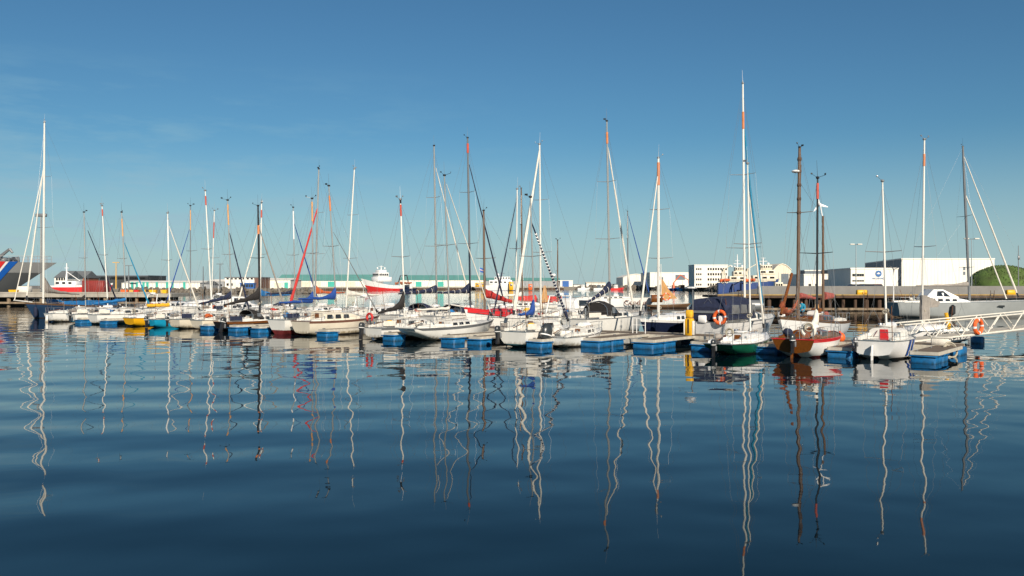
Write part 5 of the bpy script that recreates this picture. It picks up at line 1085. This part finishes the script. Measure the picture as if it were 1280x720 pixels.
# small fittings on deck, different on every boat
rnd = random.Random(5)
for bi, b in enumerate(BOATS):
    r, L, hb, dz, cab, B = b['root'], b['L'], b['hb'], b['dz'], b['cabin'], b['B']
    if not cab: continue
    x0, x1, ch = cab[0] * L, cab[1] * L, cab[2]
    zt = lambda x: dz(x) + ch * .95
    MB().loft([[(x0 + .5 + .09 * math.cos(a) * k, .3 + .09 * math.sin(a) * k, zt(x0) + z) for a in [2 * math.pi * j / 8 for j in range(8)]] for z, k in ((0, 1), (.14, .9), (.2, 1.5), (.28, 1.2))]).build('ventilator', 'steel', r)
    if rnd.random() < .6:
        y = rnd.choice((-1, 1)) * hb(.1) * .55; col_ = rnd.choice(('canvas_white', 'canvas_orange', 'canvas_grey', 'canvas_navy', 'canvas_sky', 'canvas_red', 'canvas_yellow'))
        m = MB(); c = (x0 * rnd.uniform(.4, .8), y, dz(.1 * L) + .3); m.ball(c, .28, 8, .8); m.ball((c[0] + .28, c[1] + .05, c[2] - .05), .22, 8, .8); m.build('stowed_bag', col_, r)
    if rnd.random() < .55:
        m = MB(); x = x0 + (x1 - x0) * .5; m.loft([[(x + dx, .24 * math.cos(a), zt(x) + .12 + .2 * math.sin(a)) for a in [2 * math.pi * j / 10 for j in range(10)]] for dx in (-.4, -.36, .36, .4)]); m.build('liferaft_canister', 'bright_white', r)
    if rnd.random() < .6:
        y = hb(.02) * .8 * rnd.choice((-1, 1)); z = dz(0); m = MB(); m.tube((.05 * L, y, z), (.02 * L, y, z + rnd.uniform(1.3, 2.2)), .018); o = m.build('ensign_staff', 'varnish', r)
    if rnd.random() < .28:
        y = hb(.03) * .7; z = dz(0) + .62; MB().torus((.02 * L, -y, z), .2, .035, (1, .2, 0), 14, 5).torus((.02 * L + .04, -y, z - .03), .18, .03, (1, -.1, 0), 14, 5).build('rope_coil', rnd.choice(('rope', 'canvas_blue', 'rope')), r)
    if rnd.random() < .3:
        x = L * rnd.uniform(.45, .6); y = hb(x / L) * .955; zz = dz(x)
        for sg in (-1, 1): MB().loft([[(xx, sg * hb(xx / L) * .955, dz(xx) + z) for z in (.12, .46)] for xx in (.03 * L, .07 * L, .12 * L, .16 * L)], closed=False, cap=(False, False)).build('dodger_cloth', rnd.choice(('canvas_white', 'canvas_navy', 'canvas_white')) if sg < 0 else 'canvas_grey', r)
    # coiled halyards at the mast and lines along the deck
    if b.get('base'):
        p = b['base']; m = MB(); m.torus(p + Vector((-.1, .07, .9)), .085, .03, (1, .3, 0), 10, 4).torus(p + Vector((-.1, -.07, .98)), .08, .03, (1, -.3, 0), 10, 4); m.tube(p + Vector((-.12, .07, .9)), p + Vector((-.12, -.07, .98)), .015); m.build('halyard_coils', 'rope', r)
        m = MB(); m.path([p + Vector((-.05, .12, .02)), (x0 + .3, .28, zt(x0) + .08), (x0 - .3, .35, dz(x0) + .3)], .012, 4); m.path([p + Vector((-.05, -.12, .02)), (x0 + .3, -.28, zt(x0) + .08), (x0 + .3, .28, zt(x0) + .08)], .012, 4); m.build('running_lines', 'rope', r)
    # mooring line from the quarter, grab rail on the coachroof
    for sg in (-1, 1):
        m = MB(); xs = [x0 + (x1 - x0) * f for f in (.15, .3, .45, .6)]; y = sg * min(hb(.5) * .66, B * .31) * .72
        m.path([(x, y, zt(x) + .14) for x in xs], .018, 4)
        for x in xs: m.tube((x, y, zt(x) + .02), (x, y, zt(x) + .14), .014, n=4)
        m.build('grab_rail', 'teak', r)

# ------------------------------------------------------------------ pontoon: walkway and finger piers
W0, W1 = 9.4, 11.9
wk = thing('pontoon_walkway', 'long floating wooden walkway that runs between the two rows of boats', 'pontoon', (*st(-18, W0), 0), ANG_E)
mb = MB(); mb.box((-10, (W1 - W0) / 2, .47), (100.4, W1 - W0, .08)); mb.build('deck', 'deck_plank', wk, False)
mb = MB(); 
for yy in (-.05, W1 - W0 + .05): mb.box((-10, yy, .42), (100.4, .1, .22))
mb.build('edge_beam', 'pale_beam', wk, False)
for i in range(18):
    MB().bbox((-58 + i * 5.7 + .5, (W1 - W0) / 2, .14), (2.0, 1.9, .52), .08).build('float', 'float_blue', wk)
FL = None
def finger(label, s, t, width=.9, n=2, deckm='pale_beam', fw=1.25, fl=1.35, end=None):
    global FL
    p = st(s, t); ln = (end or W0 - .12) - t
    f = thing('finger_pier', label, 'finger pier', (p.x, p.y, 0), ANG_P, 'finger piers with blue floats')
    MB().box((ln / 2, 0, .5), (ln, width, .07)).build('deck', 'deck_plank', f, False)
    mb = MB()
    for sg in (-1, 1): mb.box((ln / 2, sg * (width / 2 + .03), .47), (ln + .06, .06, .16))
    mb.box((-.03, 0, .47), (.06, width - .01, .16)); mb.build('edge_beam', deckm, f, False)
    for i in range(n):
        if FL is None or (FL['w'] != (fw, fl)):
            h = MB(); h.bbox((0, 0, .13), (fl, fw, .44), .07); h.bbox((0, 0, .375), (fl + .12, fw + .12, .06), .02)
            for k in range(3): h.box((-fl / 3 + k * fl / 3, 0, .1), (.05, fw + .03, .38))
            o = h.build('float', 'float_blue', f); FL = dict(o=o, w=(fw, fl))
        else:
            o = FL['o'].copy(); COL.objects.link(o); o.parent = f
        o.location = (fl / 2 - .15 + i * (fl + .18), random.uniform(-.03, .03), -.02 + random.uniform(-.035, .03)); o.rotation_euler = (random.uniform(-.02, .02), random.uniform(-.02, .02), random.uniform(-.03, .03))
    mb = MB()
    for xx in (.3, ln * .6): mb.tube((xx - .12, width * .3, .58), (xx + .12, width * .3, .58), .03); mb.tube((xx, width * .3, .53), (xx, width * .3, .6), .035)
    mb.build('cleat', 'mast_grey', f)
    return f
for px, t, n, lab in ((99, .6, 1, 'finger pier with a blue float between the two leftmost white boats'), (130, .6, 2, 'finger pier with a blue float left of the yellow hull'), (257, .5, 1, 'finger pier with a blue float touching the black hull on its left'),
                      (292, .4, 1, 'narrow finger pier with a blue float in front of the black hull'), (320, .4, 1, 'finger pier with a blue float between the black and red bottomed hulls'), (404, .4, 2, 'finger pier with a blue float beside the cream wheelhouse boat'),
                      (487, .3, 1, 'finger pier with a blue float just left of the racing boat stern'), (561, .6, 1, 'finger pier with a small blue float under the racing boat'), (594, .4, 2, 'finger pier with a blue float and white edge right of the racing boat'),
                      (669, .5, 1, 'finger pier with a blue float right of the green bottomed boat')):
    finger(lab, s_of(px, t), t, n=1, fw=1.15, fl=1.15)
finger('wide finger pier on two blue floats in front of the big white yacht', s_of(738, 3.4), 3.4, 1.4, 2, fw=1.35, fl=1.4)
finger('wide finger pier on two blue floats in front of the navy yacht', s_of(804, 4.0), 4.0, 1.4, 2, fw=1.35, fl=1.4)
finger('finger pier with a dark blue float left of the green boat', s_of(876, 4.2), 4.2, 1.1, 1, fw=1.2, fl=1.5)
finger('finger pier with a dark blue float right of the green boat', s_of(958, 4.6), 4.6, 1.1, 1, fw=1.2, fl=1.5)
finger('finger pier with a blue float right of the wooden sterned boat', s_of(1049, 4.4), 4.4, 1.1, 1, fw=1.2, fl=1.3)
finger('last finger pier on two blue floats right of the small white boat', s_of(1155, 3.9), 3.9, 1.25, 2, fw=1.15, fl=1.2)
# outlying blue float under the bow of the boat behind the gangway
o = MB().bbox((0, 0, .12), (.7, .8, .6), .08).build('pontoon_float', 'float_blue'); o.location = (at(1222, 57), 57, 0); o.rotation_euler.z = ANG_E; tag(o, 'single blue plastic float at the right end, under the gangway lifebuoy', 'float')
# light and power posts, gate frame
p = st(s_of(862, 9.9), 9.9); t = thing('power_pedestal', 'yellow power post with an orange-yellow head standing on the walkway', 'power post', (p.x, p.y, .51), ANG_E)
MB().bbox((0, 0, .55), (.5, .4, 1.1), .05).build('post', 'yellow', t); MB().bbox((0, 0, 1.38), (.42, .36, .5), .05).build('head', 'canvas_yellow', t)
for sg in (-1, 1): MB().bbox((sg * .3, 0, .5), (.07, .42, .9), .02).build('side_panel', 'canvas_white', t)
MB().box((0, -.205, .6), (.1, .02, .9)).build('cable_slot', 'mast_black', t, False)
p = st(s_of(866, 10.8), 10.8); t = thing('dock_light', 'slim dark post with a flat white lamp behind the yellow power post', 'lamp post', (p.x, p.y, .51), ANG_E)
MB().tube((0, 0, 0), (0, 0, 3.0), .045, .04).build('post', 'mast_grey', t); MB().bbox((-.15, 0, 3.05), (.75, .3, .12), .04).build('lamp_head', 'bright_white', t)
MB().path([(-.5, 0, 2.7), (-.9, 0, 2.75), (-.95, 0, 2.5)], .03).build('bracket', 'mast_grey', t)
p = st(s_of(800, 10.2), 10.2); t = thing('gate_frame', 'white tubular gate frame on the walkway in front of the navy bow', 'gate', (p.x, p.y, .51), ANG_E)
for x in (-.55, -.25, .4): MB().tube((x, 0, 0), (x, 0, 1.0), .03).build('post', 'bright_white', t)
mb = MB(); mb.tube((-.55, 0, 1.0), (.4, 0, 1.0), .03); mb.tube((-.55, 0, .55), (.4, 0, .55), .02); mb.build('top_rail', 'bright_white', t)
# loose things on the decks
def lifebuoy(label, c, nrm, r=.36, mm=('orange', 'bright_white'), arc=360, a0=0, name='lifebuoy', rt=.085):
    o = MB().torus((0, 0, 0), r, rt, nrm, 24, 8, a0, a0 + arc, mi=lambda i: 1 if (i % 6) == 0 and len(mm) > 1 else 0).build(name, list(mm)); o.location = c; return tag(o, label, 'lifebuoy', 'lifebuoys')
q = st(s_of(900, 12.45), 12.45); lifebuoy('orange and white lifebuoy hung on the stern of the yacht with the navy tent', (q.x, q.y, 1.62), (-P_.x, -P_.y, 0), .40, rt=.11)
MB_ = lifebuoy
kb = BOATS[10]; q = kb['S'] + kb['h'] * .3 - E_ * .55; lifebuoy('red horseshoe buoy on the stern of the boat with the drooping black sail cover', (q.x, q.y, 1.5), (-P_.x, -P_.y, 0), .26, ('canvas_red',), 280, 220)
q = wood['S'] + wood['h'] * .25 + E_ * .72; lifebuoy('white horseshoe buoy on the quarter of the wooden sterned boat', (q.x, q.y, 1.45), (-P_.x, -P_.y, 0), .30, ('canvas_white',), 290, 215, rt=.11)
lifebuoy('small orange lifebuoy by the tan sail out beyond the navy yacht', (at(833, 139.3), 139.3, zat(371, 139.3)), (0, -1, 0), .55)
# gangway
A_, B_ = Vector((21.6, 50.2, .55)), Vector((52.8, 70.8, 1.72)); gl = (B_ - A_).xy.length; ga = math.atan2(B_.y - A_.y, B_.x - A_.x); gs = (B_.z - A_.z) / gl
gw = thing('gangway', 'long white truss gangway sloping up from the pontoon to the right edge', 'gangway', (A_.x, A_.y, 0), ga)
Z = lambda x: A_.z + gs * x
MB().loft([[(x, -.6, Z(x) - .04), (x, .6, Z(x) - .04), (x, .6, Z(x) + .02), (x, -.6, Z(x) + .02)] for x in (0, gl)]).build('walking_deck', 'pale_beam', gw, False)
for sg in (-1, 1):
    mb = MB(); y = sg * .66
    mb.tube((0, y, Z(0) + .95), (gl, y, Z(gl) + .95), .042, n=6); mb.tube((0, y, Z(0) - .05), (gl, y, Z(gl) - .05), .05, n=6)
    n = 13
    for i in range(n):
        x, x2 = gl * i / n, gl * (i + 1) / n; xm = (x + x2) / 2
        mb.tube((x, y, Z(x) - .05), (xm - .16, y, Z(xm) + .95), .032, n=5); mb.tube((xm + .16, y, Z(xm) + .95), (x2, y, Z(x2) - .05), .032, n=5)
    mb.build('side_truss', 'canvas_white', gw)
x = 7.4; v = A_ + Vector((math.cos(ga) * x, math.sin(ga) * x, 0)) + Vector((math.sin(ga), -math.cos(ga), 0)) * .78
lifebuoy('orange lifebuoy hung on the near rail of the white gangway', (v.x, v.y, Z(x) + .45), (math.sin(ga), -math.cos(ga), 0), .40, rt=.12)
# coiled rope and small gear at the right end of the walkway
p = st(s_of(1195, 10), 8.6); o = MB().torus((0, 0, 0), .42, .05, (.3, -.9, .2), 20, 6).torus((.05, .05, -.02), .36, .05, (.2, -.9, .3), 20, 6).build('coiled_hose', 'rope'); o.location = (p.x, p.y, .35); tag(o, 'pale coiled hose hanging off the right end of the walkway', 'hose')
p = st(s_of(1050, 9.8), 9.8); o = MB().ball((0, 0, 0), .3, 10).tube((0, 0, .2), (0, 0, .36), .06).build('mooring_buoy', 'orange'); o.location = (p.x, p.y, .75); tag(o, 'orange mooring buoy lying on the walkway right of the red striped bow', 'buoy')
p = st(s_of(1176, 9.9), 9.9); o = MB().bbox((0, 0, .2), (.9, .5, .4), .05).bbox((.1, 0, .42), (.95, .55, .06), .02).build('dock_box', 'canvas_white'); o.location = (p.x, p.y, .51); o.rotation_euler.z = ANG_E; tag(o, 'white dock box on the walkway above the last blue floats', 'box')
def fender(label, b, u, sg, m, k=1.0):
    L = b['L']; x = u * L; y = sg * (b['hb'](u) * .95 + .13); w = b['S'] + b['h'] * x + Vector((-b['h'].y, b['h'].x)) * y
    o = MB().loft([[(.12 * q * math.cos(a), .12 * q * math.sin(a), z) for a in [2 * math.pi * j / 10 for j in range(10)]] for z, q in ((0, .35), (.07, .9), (.15, 1), (.5, 1), (.58, .9), (.66, .3))]).tube((0, 0, .64), (0, 0, .95), .012).build('fender', m)
    o.location = (w.x, w.y, max(.18, b['sh'](u) - .95 * k)); o.scale = (k, k, k); tag(o, label, 'fender', 'fenders hung from the boats')
ketch = next(b for b in BOATS if 'ketch' in b['root']['label'])
fender('big navy fender hung at the bow of the blue ketch, nearer the stem', ketch, .93, 1, 'canvas_navy', 1.7); fender('big navy fender on the blue ketch, second from its stem', ketch, .84, 1, 'canvas_navy', 1.7)
names = {'cream sailing boat with orange': ('red round ended fender on the leftmost cream boat', .25, -1, 'canvas_red'), 'white sailing boat with dark red': ('white fender on the boat with the dark red waterline', .55, -1, 'canvas_white'),
         'cream cruising': ('pale blue fender on the side of the cream wheelhouse boat', .82, -1, 'canvas_sky'), 'navy': None}
for b in BOATS:
    for k, v in names.items():
        if v and b['root']['label'].startswith(k): fender(v[0], b, v[1], v[2], v[3])
mb = MB()
# person in the cockpit of the yawl
def person(label, loc, rz):
    o = thing('person', label, 'person', loc, rz)
    V = [((0, 0, .46), .14), ((.05, 0, .62), .145), ((.12, 0, .82), .16), ((.17, 0, .95), .13), ((.21, 0, 1.03), .06), ((.25, 0, 1.13), .085), ((.27, 0, 1.22), .09), ((.26, 0, 1.29), .06),
         ((.15, .19, .93), .07), ((.25, .24, .70), .055), ((.45, .17, .62), .045), ((.54, .15, .62), .04), ((.15, -.19, .93), .07), ((.27, -.24, .70), .055), ((.45, -.15, .60), .045), ((.54, -.13, .60), .04),
         ((.05, .1, .43), .1), ((.42, .13, .47), .085), ((.42, .13, .22), .06), ((.42, .13, .05), .05), ((.53, .13, .03), .04), ((.05, -.1, .43), .1), ((.42, -.13, .47), .085), ((.42, -.13, .22), .06), ((.42, -.13, .05), .05), ((.53, -.13, .03), .04)]
    Ed = [(0, 1), (1, 2), (2, 3), (3, 4), (4, 5), (5, 6), (6, 7), (3, 8), (8, 9), (9, 10), (10, 11), (3, 12), (12, 13), (13, 14), (14, 15), (0, 16), (16, 17), (17, 18), (18, 19), (19, 20), (0, 21), (21, 22), (22, 23), (23, 24), (24, 25)]
    me = bpy.data.meshes.new('body'); me.from_pydata([v for v, r_ in V], Ed, []); b = bpy.data.objects.new('body', me); COL.objects.link(b); b.parent = o
    sk = b.modifiers.new('skin', 'SKIN'); ss = b.modifiers.new('sub', 'SUBSURF'); ss.levels = 2; ss.render_levels = 2
    for i, (v, r_) in enumerate(V): me.skin_vertices[0].data[i].radius = (r_, r_); me.skin_vertices[0].data[i].use_root = (i == 0)
    bpy.context.view_layer.update(); dg = bpy.context.evaluated_depsgraph_get(); m2 = bpy.data.meshes.new_from_object(b.evaluated_get(dg)); b.modifiers.clear(); b.data = m2
    m2.materials.clear()
    for k in ('jacket_teal', 'skin', 'trousers_dark'): m2.materials.append(M[k])
    for p in m2.polygons:
        c = p.center; p.use_smooth = True
        p.material_index = 1 if c.z > 1.05 or c.x > .49 and c.z > .5 else (2 if c.z < .5 else 0)
    hm = MB().ball((.245, 0, 1.245), .115, 12, .9); hm.v = [v for v in hm.v]; hm.build('hair', 'hair_brown', o)
    f = MB(); f.tube((.34, 0, 1.21), (.375, 0, 1.18), .018, .02); f.build('nose', 'skin', o)
    for sg in (-1, 1): MB().ball((.345, sg * .035, 1.225), .012, 6).build('eye', 'mast_black', o)
    for sg in (-1, 1):
        mb = MB()
        for k in range(4): a = Vector((.56, sg * .14 + (k - 1.5) * .02, .62)); mb.tube(a, a + Vector((.07 - abs(k - 1.5) * .008, 0, -.02)), .011, .009, 6); mb.tube(a + Vector((.065, 0, -.02)), a + Vector((.085, 0, -.06)), .009, .008, 6)
        mb.tube((.53, sg * .14 - sg * .035, .62), (.58, sg * .14 - sg * .06, .59), .012, .009, 6); mb.build('fingers', 'skin', o)
    return o
kz = (1009 - 640) / F; S_, h_ = yawl['S'], yawl['h']; tt = (kz * S_.y - S_.x) / (h_.x - kz * h_.y); w = S_ + h_ * tt - P_ * 0
pp = w + Vector((-h_.y, h_.x)) * -.35
person('person in a teal jacket sitting bent forward on the deck of the old yawl', (pp.x, pp.y, yawl['dz'](tt) + .12), math.atan2(-.6, -.8) + .4)
# two small dinghies
def dinghy(label, xy, ang, m, L=2.6):
    t = thing('dinghy', label, 'dinghy', (*xy, 0), ang); n = 14
    pts = [(L * .0, -.62, .25), (L * .4, -.66, .26), (L * .75, -.5, .3), (L * .97, -.15, .36), (L * .97, .15, .36), (L * .75, .5, .3), (L * .4, .66, .26), (0, .62, .25)]
    mb = MB().path(pts, .2, 8)
    for p in pts: mb.ball(p, .2, 8)
    mb.build('tube', m, t); MB().box((L * .45, 0, .2), (L * .85, .95, .06)).build('floor', 'mast_grey', t, False); MB().bbox((L * .45, 0, .42), (.25, 1.0, .05), .01).build('thwart', 'pale_beam', t)
q = st(-3.6, 3.2); dinghy('small grey inflatable dinghy tied beside the finger pier right of the racing boat', (at(604, 60), 61), ANG_P, 'canvas_grey')
